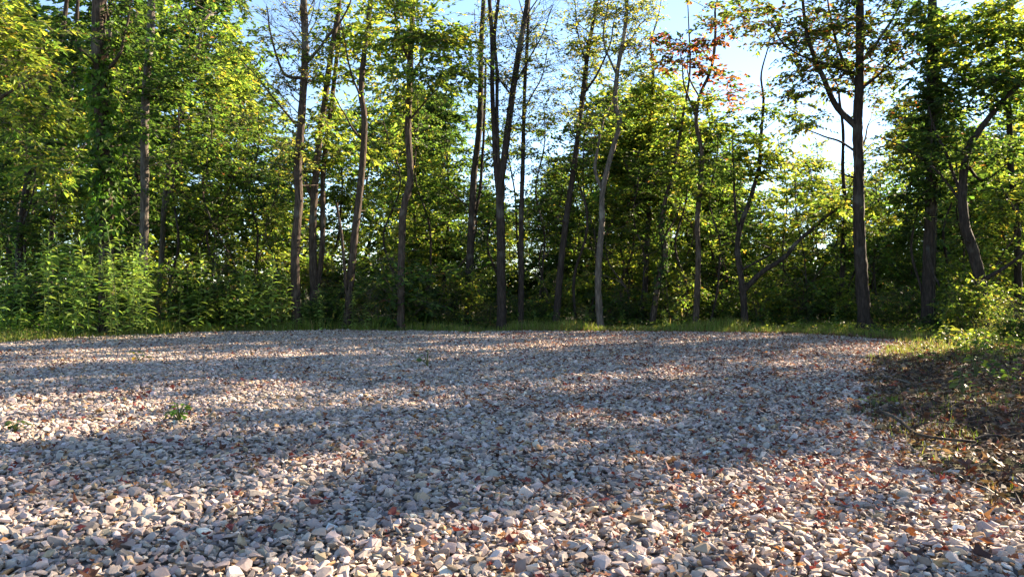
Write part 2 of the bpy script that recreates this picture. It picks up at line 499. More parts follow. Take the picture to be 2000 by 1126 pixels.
def scatter_stones():
    out = []
    for y0, y1, cell, lay in ((1.2, 6.0, 0.030, 2), (6.0, 10.5, 0.033, 2), (10.5, 17.4, 0.038, 1)):
        for l in range(lay):
            hw = 0.74 * y1 + 2.0
            nx = int(2 * hw / cell); ny = int((y1 - y0) / cell)
            X, Y = np.meshgrid(np.arange(nx) * cell - hw, y0 + np.arange(ny) * cell)
            X = (X + rg.uniform(-.5, .5, X.shape) * cell * 1.2).ravel(); Y = (Y + rg.uniform(-.5, .5, Y.shape) * cell * 1.2).ravel()
            k = in_lot(X, Y) & (np.abs(X) < 0.74 * Y + 1.5)
            if l == 1: k &= rg.random(len(X)) < 0.6
            X, Y = X[k], Y[k]
            size = np.clip(np.exp(rg.normal(math.log(.0340), .38, len(X))), .015, .078)
            Z = ground_z(X, Y) + size * .12 + l * 0.010 + 0.008 * fbm(X * 3, Y * 3) + rg.uniform(-.004, .005, len(X))
            out.append(np.stack([X, Y, Z, size], 1))
    # stones kicked out over the right-hand edge
    Y = rg.uniform(2.0, 12, 900); X = right_edge(Y) + np.abs(rg.normal(0, .16, 900)); s = rg.uniform(.025, .06, 900)
    out.append(np.stack([X, Y, ground_z(X, Y) + s * .12, s], 1))
    X = rg.uniform(-9, 6, 1500); Y = 16.25 + np.abs(rg.normal(0, .28, 1500)); s = rg.uniform(.02, .055, 1500)
    out.append(np.stack([X, Y, ground_z(X, Y) + s * .12, s], 1))
    return np.concatenate(out)
S = scatter_stones()
n = len(S)
kind = rg.random(n)
scol = np.where(kind[:, None] < .62, np.array([.325, .264, .222]), np.where(kind[:, None] < .80, np.array([.43, .362, .312]),
        np.where(kind[:, None] < .90, np.array([.31, .235, .155]), np.where(kind[:, None] < .93, np.array([.34, .20, .095]), np.array([.145, .128, .120])))))
scol = np.clip(1.10 * scol * np.exp(rg.normal(0, .20, (n, 1))) * np.exp(rg.normal(0, .03, (n, 3))), .04, .62)
srot = np.stack([rg.normal(0, .36, n), rg.normal(0, .36, n), rg.uniform(0, 6.283, n)], 1)
sidx = rg.integers(0, len(stone_shapes), n).astype(np.int32)
# the stones that show largest become parts of their own
u = S[:, 0] / S[:, 1] * F + CX; vv = HY + (CH - S[:, 2]) / S[:, 1] * F
inview = (u > 5) & (u < 1995) & (vv < 1120) & (S[:, 2] > ground_z(S[:, 0], S[:, 1]) + 0.012)
app = np.where(inview, S[:, 3] / np.hypot(S[:, 1], CH), 0)
big = np.argsort(-app)[:300]
for i in big:
    o = bpy.data.objects.new('stone', stone_shapes[sidx[i]]); COL.objects.link(o)
    o.parent = lot; o.location = S[i, :3]; o.rotation_euler = srot[i]; o.scale = (S[i, 3],) * 3
    o['Col'] = [float(c) for c in scol[i]] + [1.0]
rest = np.ones(n, bool); rest[big] = False

src = bpy.data.collections.new('stone_shapes')
for k, me in enumerate(stone_shapes):
    o = bpy.data.objects.new('stone_shape_%02d' % k, me); src.objects.link(o)

def instancer(name, pos, rot, scl, idx, col, coll, parent=None):
    me = bpy.data.meshes.new(name)
    me.vertices.add(len(pos)); me.vertices.foreach_set('co', pos.astype(np.float32).ravel())
    for nm, ty, key, dat in (('rot', 'FLOAT_VECTOR', 'vector', rot), ('scl', 'FLOAT_VECTOR', 'vector', scl), ('idx', 'INT', 'value', idx),
                             ('Col', 'FLOAT_COLOR', 'color', np.concatenate([col, np.ones((len(col), 1))], 1))):
        a = me.attributes.new(nm, ty, 'POINT')
        a.data.foreach_set(key, dat.astype(np.int32 if ty == 'INT' else np.float32).ravel())
    ob = bpy.data.objects.new(name, me); COL.objects.link(ob)
    if parent is not None: ob.parent = parent
    g = bpy.data.node_groups.new(name, 'GeometryNodeTree')
    g.interface.new_socket('Geometry', in_out='INPUT', socket_type='NodeSocketGeometry')
    g.interface.new_socket('Geometry', in_out='OUTPUT', socket_type='NodeSocketGeometry')
    gi = g.nodes.new('NodeGroupInput'); go = g.nodes.new('NodeGroupOutput')
    ip = g.nodes.new('GeometryNodeInstanceOnPoints'); ci = g.nodes.new('GeometryNodeCollectionInfo')
    ci.inputs['Collection'].default_value = coll
    ci.inputs['Separate Children'].default_value = True; ci.inputs['Reset Children'].default_value = True
    ip.inputs['Pick Instance'].default_value = True
    def na(nm, ty):
        q = g.nodes.new('GeometryNodeInputNamedAttribute'); q.data_type = ty; q.inputs['Name'].default_value = nm
        return [x for x in q.outputs if x.enabled and x.name == 'Attribute'][0]
    k = g.links.new
    k(gi.outputs[0], ip.inputs['Points']); k(ci.outputs[0], ip.inputs['Instance'])
    k(na('idx', 'INT'), ip.inputs['Instance Index']); k(na('rot', 'FLOAT_VECTOR'), ip.inputs['Rotation']); k(na('scl', 'FLOAT_VECTOR'), ip.inputs['Scale'])
    k(ip.outputs[0], go.inputs[0])
    md = ob.modifiers.new('scatter', 'NODES'); md.node_group = g
    ob['kind'] = 'stuff'
    return ob

instancer('gravel', S[rest, :3], srot[rest], np.repeat(S[rest, 3:4], 3, 1), sidx[rest], scol[rest], src, lot)


# ------------------------------------------------------------------ trees
def wobble(path, rng, amp):
    """real trunks are never straight nor flat in one plane"""
    n = len(path); t = np.linspace(0, 1, n)
    for ax, a in ((0, amp * .5), (1, amp)):
        path[:, ax] += a * (np.sin(t * rng.uniform(6, 11) + rng.uniform(0, 6)) + .6 * np.sin(t * rng.uniform(14, 24) + rng.uniform(0, 6))) * np.minimum(1, t * 4)
    return path

def ellipsoid(rng, c, r, n):
    q = unit(rng.standard_normal((n, 3))) * rng.uniform(0, 1, (n, 1)) ** (1 / 2.4)
    return c + q * r

def hero(seed, name, label, Y, path, w0, w1, H, blobs, limbs=(), pal=PAL_GREEN, bark=M_BARK, L0=.125, W0=.070, ntw=7, nl=10, rs=.5,
         top=None, dead=(), ivy=None, group=None, stems=(), flare=1.35):
    """path and blobs in photo pixels at depth Y: the tree is built at its real place and size, 3-D, round its own base"""
    rng = np.random.default_rng(seed)
    k = Y / F
    bx = (path[0][0] - CX) * k
    base = np.array([bx, Y, float(ground_z(bx, Y)) - .03])
    root = thing(name, label, 'tree', base, 0, group)
    def L3(p, dy=0.0):
        return P(p[0], p[1], Y) + np.array([0, dy, 0]) - base
    pts = [np.zeros(3)] + [L3(p) for p in path[1:]]
    ztop = pts[-1][2]
    if H > ztop + .5:
        lean = unit((pts[-1] - pts[-2])[None])[0] * .5 + np.array([0, 0, .7]); lean /= lean[2]
        m = 3
        for i in range(1, m + 1):
            pts.append(pts[len(path) - 1] + lean * (H - ztop) * i / m + np.array([rng.normal(0, .12), rng.normal(0, .12), 0]))
    N = max(30, int(pts[-1][2] * 7))
    tp = wobble(spline(pts, N), rng, .035)
    r0 = w0 * k / 2; r1 = w1 * k / 2
    zt = tp[:, 2]; vis = np.clip(zt / max(ztop, .1), 0, 1)
    rad = r0 + (r1 - r0) * vis
    over = zt > ztop
    rad[over] = r1 * np.clip(1 - (zt[over] - ztop) / max(H - ztop, .1) * .85, .12, 1)
    rad = rad * (1 + (flare - 1) * np.exp(-zt / .14)) * (1 + .035 * np.sin(zt * 9 + seed) + .03 * np.sin(zt * 21 + 2 * seed))
    tm = MB(); tube(tm, tp, rad, 12, rough=.05, rng=rng)
    for q in range(int(rng.integers(3, 8))):                 # dead stubs and knots
        j = int(rng.integers(int(N * .12), int(N * .6))); a_ = rng.uniform(0, 6.283); l_ = rng.uniform(.06, .38)
        d_ = np.array([math.cos(a_), math.sin(a_), rng.uniform(-.1, .8)])
        st_ = np.array([tp[j], tp[j] + d_ * (rad[j] + .02), tp[j] + d_ * (rad[j] + l_) + rng.normal(0, .02, 3)])
        tube(tm, st_, np.array([rad[j] * .5, max(.007, rad[j] * .22), .005]), 6)
    for q in range(5):                                       # root flare
        a_ = q * 1.257 + rng.uniform(-.4, .4); d_ = np.array([math.cos(a_), math.sin(a_), 0])
        tube(tm, spline([d_ * r0 * .5 + [0, 0, r0 * 2.2], d_ * r0 * 1.15 + [0, 0, r0 * .7], d_ * r0 * 2.1 + [0, 0, -.02]], 6), np.linspace(r0 * .42, r0 * .2, 6), 6)
    tm.build('trunk', bark, root, smooth=True, colors=False)
    nodes = [tp[zt > .6]]; nrad = [rad[zt > .6]]
    def add_limb(pp, w, nm='limb', taper=.35, dyr=.9):
        pp = list(pp)
        a = L3(pp[0]); j = int(np.argmin(np.linalg.norm(tp - a, axis=1)))
        dy = rng.uniform(-dyr, dyr)
        q = [tp[j]] + [L3(p, dy * (i + 1) / (len(pp) - 1)) for i, p in enumerate(pp[1:])]
        n_ = max(10, 4 * len(q)); lp = wobble(spline(q, n_), rng, .018)
        lp[0] = tp[j]
        lr = np.linspace(w, w * taper, n_) * k / 2
        lm = MB(); tube(lm, lp, lr, 8 if w > 7 else 6, rough=.04, rng=rng)
        lm.build(nm, bark, root, smooth=True, colors=False)
        nodes.append(lp[1:]); nrad.append(lr[1:])
    for pp, w in limbs: add_limb(pp, w)
    for pp, w in stems: add_limb(pp, w, 'stem', .7, .5)
    tb = MB(); lb = MB()
    cl = []; spec = []
    for b in blobs:
        px, py, rx, ry, n_ = b[:5]
        c = L3((px, py), b[6] if len(b) > 6 else 0.0)
        r_ = np.array([rx * k, max(.9, .8 * rx * k), ry * k])
        cl.append(ellipsoid(rng, c, r_, n_)); spec += [b[5] if len(b) > 5 and b[5] else pal] * n_
    if top:
        n_, rx, fr = top
        zc = ztop + 1.0 + (H - ztop) * fr
        c = np.array([tp[-1][0] * .6 + tp[-2][0] * .4, 0, zc])
        rz = max(.8, H - zc + .4)
        q = ellipsoid(rng, c, np.array([rx, rx, rz]), n_)
        cl.append(q); spec += [pal] * n_
    if cl:
        cl = np.concatenate(cl)
        A = grow(tb, rng, np.concatenate(nodes), np.concatenate(nrad), cl, zmin=1.2)
        keys = {}
        for i, s_ in enumerate(spec): keys.setdefault(id(s_), (s_, []))[1].append(i)
        for s_, ii in keys.values():
            sprays(lb, tb, rng, cl[ii], A[ii], rs, ntw, nl, L0, W0, s_)
    # bare dead branches
    for (p0, p1, n_, spread) in dead:
        for i in range(n_):
            f = rng.uniform(0, 1)
            a = L3((p0[0] + (p1[0] - p0[0]) * f, p0[1] + (p1[1] - p0[1]) * f)); j = int(np.argmin(np.linalg.norm(tp - a, axis=1)))
            ln = rng.uniform(.7, 1.9); sx = spread * rng.uniform(.5, 1.0)
            d = unit(np.array([[sx, rng.normal(0, .5), rng.uniform(.55, 1.2)]]))[0]
            e = tp[j] + d * ln
            pp = spline([tp[j], tp[j] + d * ln * .4 + rng.normal(0, .06, 3), tp[j] + d * ln * .75 + rng.normal(0, .08, 3), e], 8)
            tube(tb, pp, np.linspace(.013, .003, 8), 4)
            for q in range(rng.integers(4, 8)):
                s0 = pp[rng.integers(2, 7)]; d2 = unit((d + rng.normal(0, .55, 3))[None])[0]; l2 = rng.uniform(.25, .7)
                p2 = spline([s0, s0 + d2 * l2 * .5 + rng.normal(0, .03, 3), s0 + d2 * l2 + np.array([0, 0, .06])], 5)
                tube(tb, p2, np.linspace(.006, .0018, 5), 3)
                for z in range(3):
                    s1 = p2[rng.integers(1, 5)]; d3 = unit((d2 + rng.normal(0, .6, 3))[None])[0]
                    tube(tb, np.array([s1, s1 + d3 * rng.uniform(.1, .3)]), [.003, .0014], 3)
    if tb.n:
        o = tb.build('twigs', M_TWIG if bark is not M_DARK else M_DARK, root, colors=False); o['kind'] = 'stuff'
    if lb.n:
        o = lb.build('crown', M_LEAF, root); o['kind'] = 'stuff'
    if ivy:
        y0, y1, n_, wd, pv, sz = ivy
        vb = MB()
        z0 = L3((0, y0))[2]; z1 = L3((0, y1))[2]
        zz = rng.uniform(min(z0, z1), max(z0, z1), n_)
        lum = .45 + .55 * np.abs(np.sin(zz * 3.1 + seed)) * np.abs(np.sin(zz * 1.3 + 2))
        cx = np.stack([np.interp(zz, tp[:, 2], tp[:, a]) for a in (0, 1)], 1); cr_ = np.interp(zz, tp[:, 2], rad)
        th = rng.uniform(0, 6.283, n_); ro = cr_ + np.abs(rng.normal(0, wd, n_)) * lum
        out_ = np.stack([np.cos(th), np.sin(th), rng.normal(-.2, .3, n_)], 1)
        pos = np.stack([cx[:, 0] + np.cos(th) * ro, cx[:, 1] + np.sin(th) * ro, zz], 1)
        dd = out_ * .6 + np.array([0, 0, -.7]) + rng.normal(0, .35, (n_, 3))
        leaves(vb, pos, dd, out_ + np.array([0, 0, .8]) + rng.normal(0, .3, (n_, 3)), sz * np.exp(rng.normal(0, .2, n_)), sz * .8 * np.exp(rng.normal(0, .2, n_)), pick_cols(rng, n_, pv))
        # the climbing stems
        for q in range(3):
            zs = np.linspace(.1, max(z0, z1), 26); ph = rng.uniform(0, 6)
            x_ = np.interp(zs, tp[:, 2], tp[:, 0]); y_ = np.interp(zs, tp[:, 2], tp[:, 1]); rr = np.interp(zs, tp[:, 2], rad) + .012
            a_ = ph + zs * rng.uniform(-.5, .5)
            tube(vb, np.stack([x_ + rr * np.cos(a_), y_ + rr * np.sin(a_), zs], 1), .011, 4, col=(.05, .04, .028))
        o = vb.build('climbing_vine', M_LEAF, root); o['kind'] = 'stuff'
    HEROES.append((path[0][0], Y, label))
    return root
HEROES = []

hero(1, 'overhanging_tree', 'tree with bright yellow-green leaves overhanging the top left corner', 12.6, [(-85, 650), (-80, 400), (-60, 200), (-30, 0)], 22, 16, 10,
     [(15, 55, 120, 85, 34, None, -.4), (60, 130, 75, 60, 14, None, -.4), (25, 205, 95, 60, 18, PAL_YG, .2), (30, 320, 70, 45, 9, PAL_YG, .6)], pal=PAL_LIME, L0=.12, W0=.06, rs=.5, nl=9,
     limbs=[([(-70, 300), (-20, 210), (40, 170), (100, 130)], 10)], top=(26, 1.6, .3))
hero(2, 'vine_clad_tree', 'thick trunk with a bright green vine climbing it behind the tall weeds', 15.6, [(209, 640), (206, 430), (203, 270), (195, 100), (194, 0)], 27, 24, 13,
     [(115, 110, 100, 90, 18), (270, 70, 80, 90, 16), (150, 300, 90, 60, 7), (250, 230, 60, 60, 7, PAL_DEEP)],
     limbs=[([(200, 150), (213, 90), (205, 0), (203, -60)], 9), ([(204, 150), (235, 120), (258, 60), (275, 10)], 8), ([(200, 130), (150, 90), (125, 50)], 8)],
     ivy=(470, 110, 1500, .17, PAL_VINE, .125), top=(34, 2.2, .35))
hero(3, 'crooked_tree', 'dark crooked trunk bending right at its top near the left frame edge', 18, [(38, 610), (38, 500), (42, 440), (60, 320), (75, 250), (100, 170), (120, 60), (130, 0)], 14, 8, 11,
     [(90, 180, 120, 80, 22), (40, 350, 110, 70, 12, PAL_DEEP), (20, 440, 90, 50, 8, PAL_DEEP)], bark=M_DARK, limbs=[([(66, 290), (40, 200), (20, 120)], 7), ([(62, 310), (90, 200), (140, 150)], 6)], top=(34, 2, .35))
hero(4, 'slim_tree', 'slim leaning trunk between the crooked tree and the vine-clad tree', 20.5, [(96, 620), (105, 400), (125, 260), (142, 150), (152, 0)], 10, 6, 11,
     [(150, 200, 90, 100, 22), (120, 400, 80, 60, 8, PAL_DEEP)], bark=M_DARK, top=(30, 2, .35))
hero(5, 'straight_tree', 'tall straight mottled trunk just right of the vine-clad tree', 17.2, [(276, 630), (280, 440), (284, 330), (286, 200), (296, 0)], 17, 14, 14,
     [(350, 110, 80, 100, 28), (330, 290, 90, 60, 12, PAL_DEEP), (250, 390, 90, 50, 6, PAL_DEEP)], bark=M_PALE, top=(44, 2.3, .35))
hero(6, 'forked_understory_tree', 'pale forked understory tree right of the straight mottled trunk', 20, [(306, 620), (318, 440), (328, 340), (348, 240), (380, 130), (400, 40)], 11, 6, 9,
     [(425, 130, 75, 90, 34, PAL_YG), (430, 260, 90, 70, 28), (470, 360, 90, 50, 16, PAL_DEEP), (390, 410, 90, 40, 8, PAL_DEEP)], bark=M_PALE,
     limbs=[([(318, 430), (335, 350), (360, 300), (400, 240)], 8)], top=(10, 1.4, .1))
hero(7, 'sunlit_tree', 'tree with its lower trunk lit orange and bare twigs fanning up left', 16.9, [(580, 615), (577, 500), (583, 400), (581, 325), (590, 220), (595, 100), (592, 0)], 18, 13, 13.5,
     [(555, 180, 75, 130, 18), (620, 90, 50, 90, 18), (575, 300, 60, 70, 12), (520, 60, 60, 60, 8)], pal=PAL_PALE, L0=.085, W0=.042, nl=9, ntw=6,
     limbs=[([(592, 150), (550, 140), (525, 70), (510, 0)], 7), ([(594, 130), (640, 80), (680, 30), (700, -20)], 7), ([(588, 260), (550, 210), (500, 150), (465, 110)], 5), ([(595, 80), (580, 20), (575, -40)], 6)],
     dead=[((588, 250), (594, 20), 13, -1.1), ((592, 160), (594, 20), 4, .8)], top=(16, 2, .4))
hero(8, 'twin_trunk_tree', 'pair of close trunks rising together right of the sunlit tree', 18.2, [(614, 620), (612, 450), (622, 300), (635, 200), (650, 90), (662, 0)], 17, 9, 13,
     [(650, 130, 55, 110, 22), (640, 270, 70, 80, 20), (680, 40, 50, 60, 12)], pal=PAL_YG,
     limbs=[([(611, 400), (600, 360), (594, 310), (597, 270)], 8)], stems=[([(617, 600), (628, 480), (627, 330), (640, 210), (655, 60), (650, 0)], 11)], top=(20, 2, .4))
hero(9, 'leaning_grey_tree', 'grey trunk leaning right from its base beside the twin trunks', 17.3, [(677, 620), (690, 480), (705, 330), (711, 230), (706, 180), (715, 90), (726, 0)], 16, 9, 13.5,
     [(725, 80, 75, 80, 24, None, .4), (780, 60, 50, 80, 14, None, -.6)], pal=PAL_LIME, stems=[([(679, 600), (676, 540), (672, 470), (666, 400)], 7)],
     limbs=[([(707, 200), (690, 140), (680, 60)], 5), ([(709, 280), (690, 250), (660, 190)], 5)], top=(14, 2.2, .35))
hero(10, 'wavy_tree', 'trunk with an S-shaped bend above a leafy shrub', 16.6, [(783, 625), (784, 475), (788, 405), (801, 350), (797, 250), (800, 120), (805, 0)], 15, 11, 14,
     [(850, 80, 75, 90, 40, None, -.8), (850, 190, 70, 40, 7, None, -1.7), (790, 180, 60, 60, 10, None, -.8), (900, 150, 45, 60, 12, None, -.8)], pal=PAL_YG,
     limbs=[([(799, 130), (782, 70), (776, 0)], 6), ([(799, 150), (830, 90), (860, 20)], 5), ([(797, 240), (840, 190), (890, 140)], 5)], top=(12, 2.3, .35))
hero(11, 'dark_slim_tree', 'dark slim trunk standing just left of the three-stemmed tree', 18.5, [(914, 622), (918, 480), (925, 350), (936, 250), (941, 100), (946, 0)], 16, 9, 13,
     [(950, 60, 50, 70, 8, None, -1.2)], bark=M_DARK, pal=PAL_PALE, L0=.08, W0=.04, stems=[([(919, 450), (935, 380), (945, 250), (948, 120)], 7)], top=(10, 1.8, .4))
hero(12, 'three_stemmed_tree', 'rough barked trunk dividing into three tall stems with few leaves', 16.8, [(980, 645), (977, 450), (977, 370), (987, 300), (1002, 180), (1017, 90), (1032, 0)], 19, 10, 14,
     [(1000, 80, 80, 100, 26), (945, 120, 50, 110, 14), (1000, 240, 50, 60, 8)], pal=PAL_PALE, L0=.075, W0=.036, nl=8, ntw=6, bark=M_DARK,
     stems=[([(977, 400), (969, 330), (963, 200), (961, 100), (956, 0), (950, -90)], 10), ([(977, 390), (973, 300), (970, 150), (966, 80), (975, 0), (985, -80)], 8)],
     limbs=[([(1005, 160), (1050, 90), (1080, 20)], 4), ([(963, 180), (935, 90), (925, 10)], 4), ([(1015, 100), (1030, 40), (1075, -20)], 4)],
     dead=[((963, 250), (960, 30), 6, -.6), ((1000, 190), (1025, 30), 6, .8)], top=(10, 2, .4))
hero(13, 'thin_yellowing_tree', 'thin trunk with sparse yellowing leaves right of the three-stemmed tree', 17.1, [(1018, 645), (1017, 480), (1020, 330), (1026, 200), (1030, 100), (1034, 0)], 12, 5, 11,
     [(1055, 100, 60, 100, 38), (1060, 230, 60, 80, 28), (1020, 300, 50, 60, 12)], pal=PAL_PALE, bark=M_DARK, L0=.07, W0=.035, nl=9, ntw=6, limbs=[([(1026, 210), (1060, 140), (1075, 60)], 4)], top=(8, 1.5, .3))
hero(14, 'leaning_tree', 'slender trunk leaning strongly right and forking high up', 17.4, [(1085, 632), (1096, 520), (1109, 400), (1126, 280), (1136, 200), (1148, 100), (1166, 0)], 14, 7, 12.5,
     [(1130, 80, 60, 90, 28), (1165, 110, 50, 80, 18), (1105, 300, 60, 70, 10, PAL_GREEN)], pal=PAL_PALE, bark=M_DARK, L0=.08, W0=.04, nl=9, ntw=6,
     limbs=[([(1138, 185), (1165, 150), (1185, 100), (1195, 40)], 5), ([(1145, 120), (1125, 60), (1120, 0)], 4)], dead=[((1130, 240), (1150, 60), 4, -.8)], top=(10, 1.8, .4))
hero(15, 'crooked_grey_tree', 'pale grey trunk forking into two kinked stems at mid height', 16.6, [(1173, 645), (1168, 540), (1175, 430), (1177, 370), (1196, 290), (1209, 240), (1200, 200), (1206, 140), (1222, 60), (1226, 0)], 14, 7, 12.5,
     [(1210, 50, 75, 80, 28), (1260, 40, 60, 60, 18), (1170, 240, 60, 60, 14, PAL_YG), (1180, 20, 50, 60, 14), (1235, 130, 50, 50, 10)], pal=PAL_PALE, L0=.08, W0=.04, nl=9, ntw=6, bark=M_PALE,
     limbs=[([(1176, 375), (1163, 330), (1178, 245), (1190, 212), (1200, 190)], 8), ([(1202, 155), (1178, 85), (1186, 0)], 5), ([(1212, 110), (1258, 35), (1290, 10)], 5)], top=(10, 2, .4))
hero(16, 'dark_understory_tree', 'dark straight trunk behind the crooked grey tree under yellow-green leaves', 19.5, [(1258, 628), (1262, 480), (1268, 380), (1270, 250), (1275, 140)], 12, 6, 9.0,
     [(1265, 190, 85, 70, 46, PAL_LIME), (1215, 290, 85, 70, 36, PAL_YG), (1310, 290, 70, 70, 30, PAL_YG), (1280, 370, 80, 50, 18, PAL_GREEN)], bark=M_DARK, top=None)
hero(17, 'ivy_trunk_tree', 'crooked trunk wrapped in lumps of dark ivy', 17.6, [(1273, 635), (1288, 545), (1300, 500), (1291, 430), (1310, 340), (1330, 250)], 12, 6, 8.5,
     [(1330, 240, 60, 60, 18, PAL_YG), (1300, 330, 60, 50, 12)], ivy=(560, 400, 650, .08, PAL_DEEP, .07), bark=M_BARK, limbs=[([(1296, 470), (1330, 410), (1345, 360)], 5)])
hero(18, 'red_leaved_tree', 'slender tree with red and orange leaves high in its crown', 17.0, [(1358, 642), (1365, 500), (1362, 430), (1370, 320), (1368, 285), (1360, 240), (1366, 190), (1390, 130), (1398, 60)], 13, 5, 8.4,
     [(1380, 90, 65, 65, 10, PAL_RED), (1330, 110, 45, 40, 5, PAL_RED), (1400, 175, 60, 30, 5, PAL_RED), (1300, 110, 25, 25, 2, PAL_RED), (1385, 240, 50, 50, 7, PAL_YG), (1360, 330, 55, 60, 11, PAL_YG), (1410, 30, 70, 30, 7, PAL_OAK)],
     limbs=[([(1362, 225), (1335, 170), (1325, 110)], 5), ([(1366, 190), (1350, 140), (1355, 80)], 4), ([(1369, 300), (1395, 240), (1400, 180)], 4)])
hero(19, 'low_forked_tree', 'dark crooked tree forking low with one long limb reaching right', 16.7, [(1456, 640), (1450, 560), (1441, 490), (1447, 440), (1461, 400), (1472, 360), (1481, 330), (1486, 280), (1492, 200)], 14, 5, 7.2,
     [(1490, 260, 60, 70, 18, PAL_YG), (1440, 340, 45, 60, 10, PAL_YG), (1520, 330, 50, 50, 8, PAL_YG), (1600, 420, 60, 40, 9, PAL_LIME)], bark=M_DARK,
     limbs=[([(1451, 565), (1487, 532), (1530, 502), (1556, 470), (1600, 430), (1642, 398)], 12), ([(1445, 450), (1430, 400), (1425, 330), (1418, 270)], 6), ([(1500, 520), (1497, 495), (1470, 480)], 5)])
hero(20, 'large_oak_tree', 'large dark upright tree at the far right end of the gravel, high limb going left', 16.0, [(1690, 650), (1681, 500), (1675, 400), (1672, 300), (1672, 240), (1678, 150), (1678, 0)], 25, 14, 14,
     [(1590, 70, 85, 75, 26), (1725, 90, 70, 100, 28), (1490, 40, 75, 45, 13), (1520, 185, 45, 28, 7), (1640, 160, 50, 60, 8), (1750, 200, 45, 55, 8), (1560, 150, 50, 35, 5), (1650, 20, 70, 40, 10), (1590, 250, 60, 35, 5, PAL_PALE), (1735, 290, 45, 60, 7, PAL_PALE), (1545, 290, 30, 50, 3, PAL_PALE)], pal=PAL_OAK, bark=M_DARK, L0=.115, W0=.062,
     limbs=[([(1671, 245), (1630, 205), (1604, 150), (1580, 100), (1568, 40), (1560, -30)], 13), ([(1676, 170), (1650, 110), (1634, 30), (1630, -40)], 8), ([(1672, 295), (1640, 275), (1600, 260), (1552, 240)], 5),
            ([(1672, 300), (1700, 270), (1716, 240), (1735, 215)], 5), ([(1678, 130), (1715, 70), (1740, 10)], 7), ([(1676, 180), (1720, 140), (1765, 80)], 6), ([(1604, 150), (1540, 110), (1480, 60)], 6)], top=(60, 2.6, .3))
hero(21, 'thin_dark_tree', 'thin dark stem rising just left of the large dark tree', 18.4, [(1632, 632), (1645, 500), (1651, 400), (1648, 280), (1640, 200)], 10, 5, 7.0,
     [(1620, 410, 60, 40, 12, PAL_LIME), (1690, 420, 50, 40, 10, PAL_LIME), (1655, 490, 60, 40, 10, PAL_GREEN)], bark=M_DARK, ivy=(500, 380, 140, .05, PAL_YG, .08))
hero(22, 'bushy_dark_tree', 'dark upright trunk with dense clinging foliage right of the large dark tree', 15.6, [(1813, 645), (1815, 500), (1817, 400), (1818, 300), (1820, 100), (1822, 0)], 23, 16, 12.5,
     [(1825, 110, 75, 110, 26), (1810, 290, 60, 80, 14), (1780, 400, 65, 50, 13), (1850, 210, 60, 80, 11), (1790, 40, 50, 60, 9, PAL_YG)], pal=PAL_DEEP, bark=M_DARK, ivy=(330, 60, 900, .12, PAL_DEEP, .10),
     limbs=[([(1816, 420), (1800, 350), (1785, 250)], 7), ([(1816, 470), (1795, 500), (1798, 560)], 8), ([(1818, 250), (1850, 180), (1890, 120)], 7)], top=(50, 2.2, .3))
hero(23, 'leaning_forked_tree', 'thick trunk leaning left from a low crotch with long limbs rising right', 14.4, [(1918, 640), (1915, 560), (1899, 490), (1882, 440), (1878, 380), (1890, 300), (1918, 250), (1965, 190), (2010, 140)], 25, 8, 9.5,
     [(1905, 150, 75, 90, 28), (1950, 60, 65, 70, 26, PAL_LIME), (1920, 300, 60, 70, 14), (1985, 130, 50, 80, 14, PAL_YG), (1850, 300, 50, 60, 8), (1880, 60, 60, 60, 12, PAL_YG)], pal=PAL_GREEN, bark=M_DARK,
     limbs=[([(1878, 400), (1852, 340), (1790, 280), (1740, 250)], 6), ([(1878, 380), (1868, 300), (1852, 220), (1860, 120)], 7), ([(1880, 320), (1930, 350), (1990, 310)], 7), ([(1915, 555), (1960, 510), (1985, 470)], 9)], top=(30, 2.2, .2))
hero(24, 'edge_tree', 'dark trunk at the right frame edge rising behind the leaning forked tree', 17, [(1990, 630), (1985, 480), (1980, 380), (1974, 300), (1970, 150), (1975, 0)], 14, 8, 11,
     [(1975, 220, 50, 80, 14, PAL_YG), (1980, 380, 60, 60, 16, PAL_YG), (1960, 100, 60, 80, 18, PAL_LIME)], bark=M_DARK, top=(30, 1.8, .3))

# ------------------------------------------------------------------ filler trees: prototypes, then copies
CLUMPS = {}
def proto_tree(seed, name, H, r0, zc0, wid, ncl, pal, bark, L0, W0, ntw=6, nl=10, rs=.6, lean=.4):
    rng = np.random.default_rng(seed)
    root = thing(name, 'filler', 'tree')
    pts = [np.zeros(3)]
    for i in range(1, 6):
        pts.append(np.array([rng.normal(0, .14) + lean * rng.normal(0, .15) * i, rng.normal(0, .14), H * i / 5]))
    tp = wobble(spline(pts, 30), rng, .05)
    rad = np.linspace(r0, .012, 30) * (1 + .3 * np.exp(-tp[:, 2] / .15))
    m = MB(); tube(m, tp, rad, 8, rough=.03, rng=rng); m.build('trunk', bark, root, smooth=True, colors=False)
    z = rng.uniform(zc0, H, ncl) ** 1.0
    f = (z - zc0) / (H - zc0); prof = wid * np.sqrt(np.clip(1.02 - (f * 1.15 - .15) ** 2, .03, 1))
    th = rng.uniform(0, 6.283, ncl); rr = prof * np.sqrt(rng.uniform(.04, 1, ncl)) * (.75 + .35 * np.sin(th * 3 + seed))
    cl = np.stack([np.interp(z, tp[:, 2], tp[:, 0]) + rr * np.cos(th), np.interp(z, tp[:, 2], tp[:, 1]) + rr * np.sin(th), z], 1)
    tb = MB(); lb = MB()
    k = tp[:, 2] > .5
    A = grow(tb, rng, tp[k], rad[k], cl, zmin=.8)
    sprays(lb, tb, rng, cl, A, rs, ntw, nl, L0, W0, pal, clump_jit=.2)
    tb.build('twigs', M_TWIG, root, colors=False)['kind'] = 'stuff'
    lb.build('crown', M_LEAF, root)['kind'] = 'stuff'
    CLUMPS[root.name] = cl
    return reg(root)

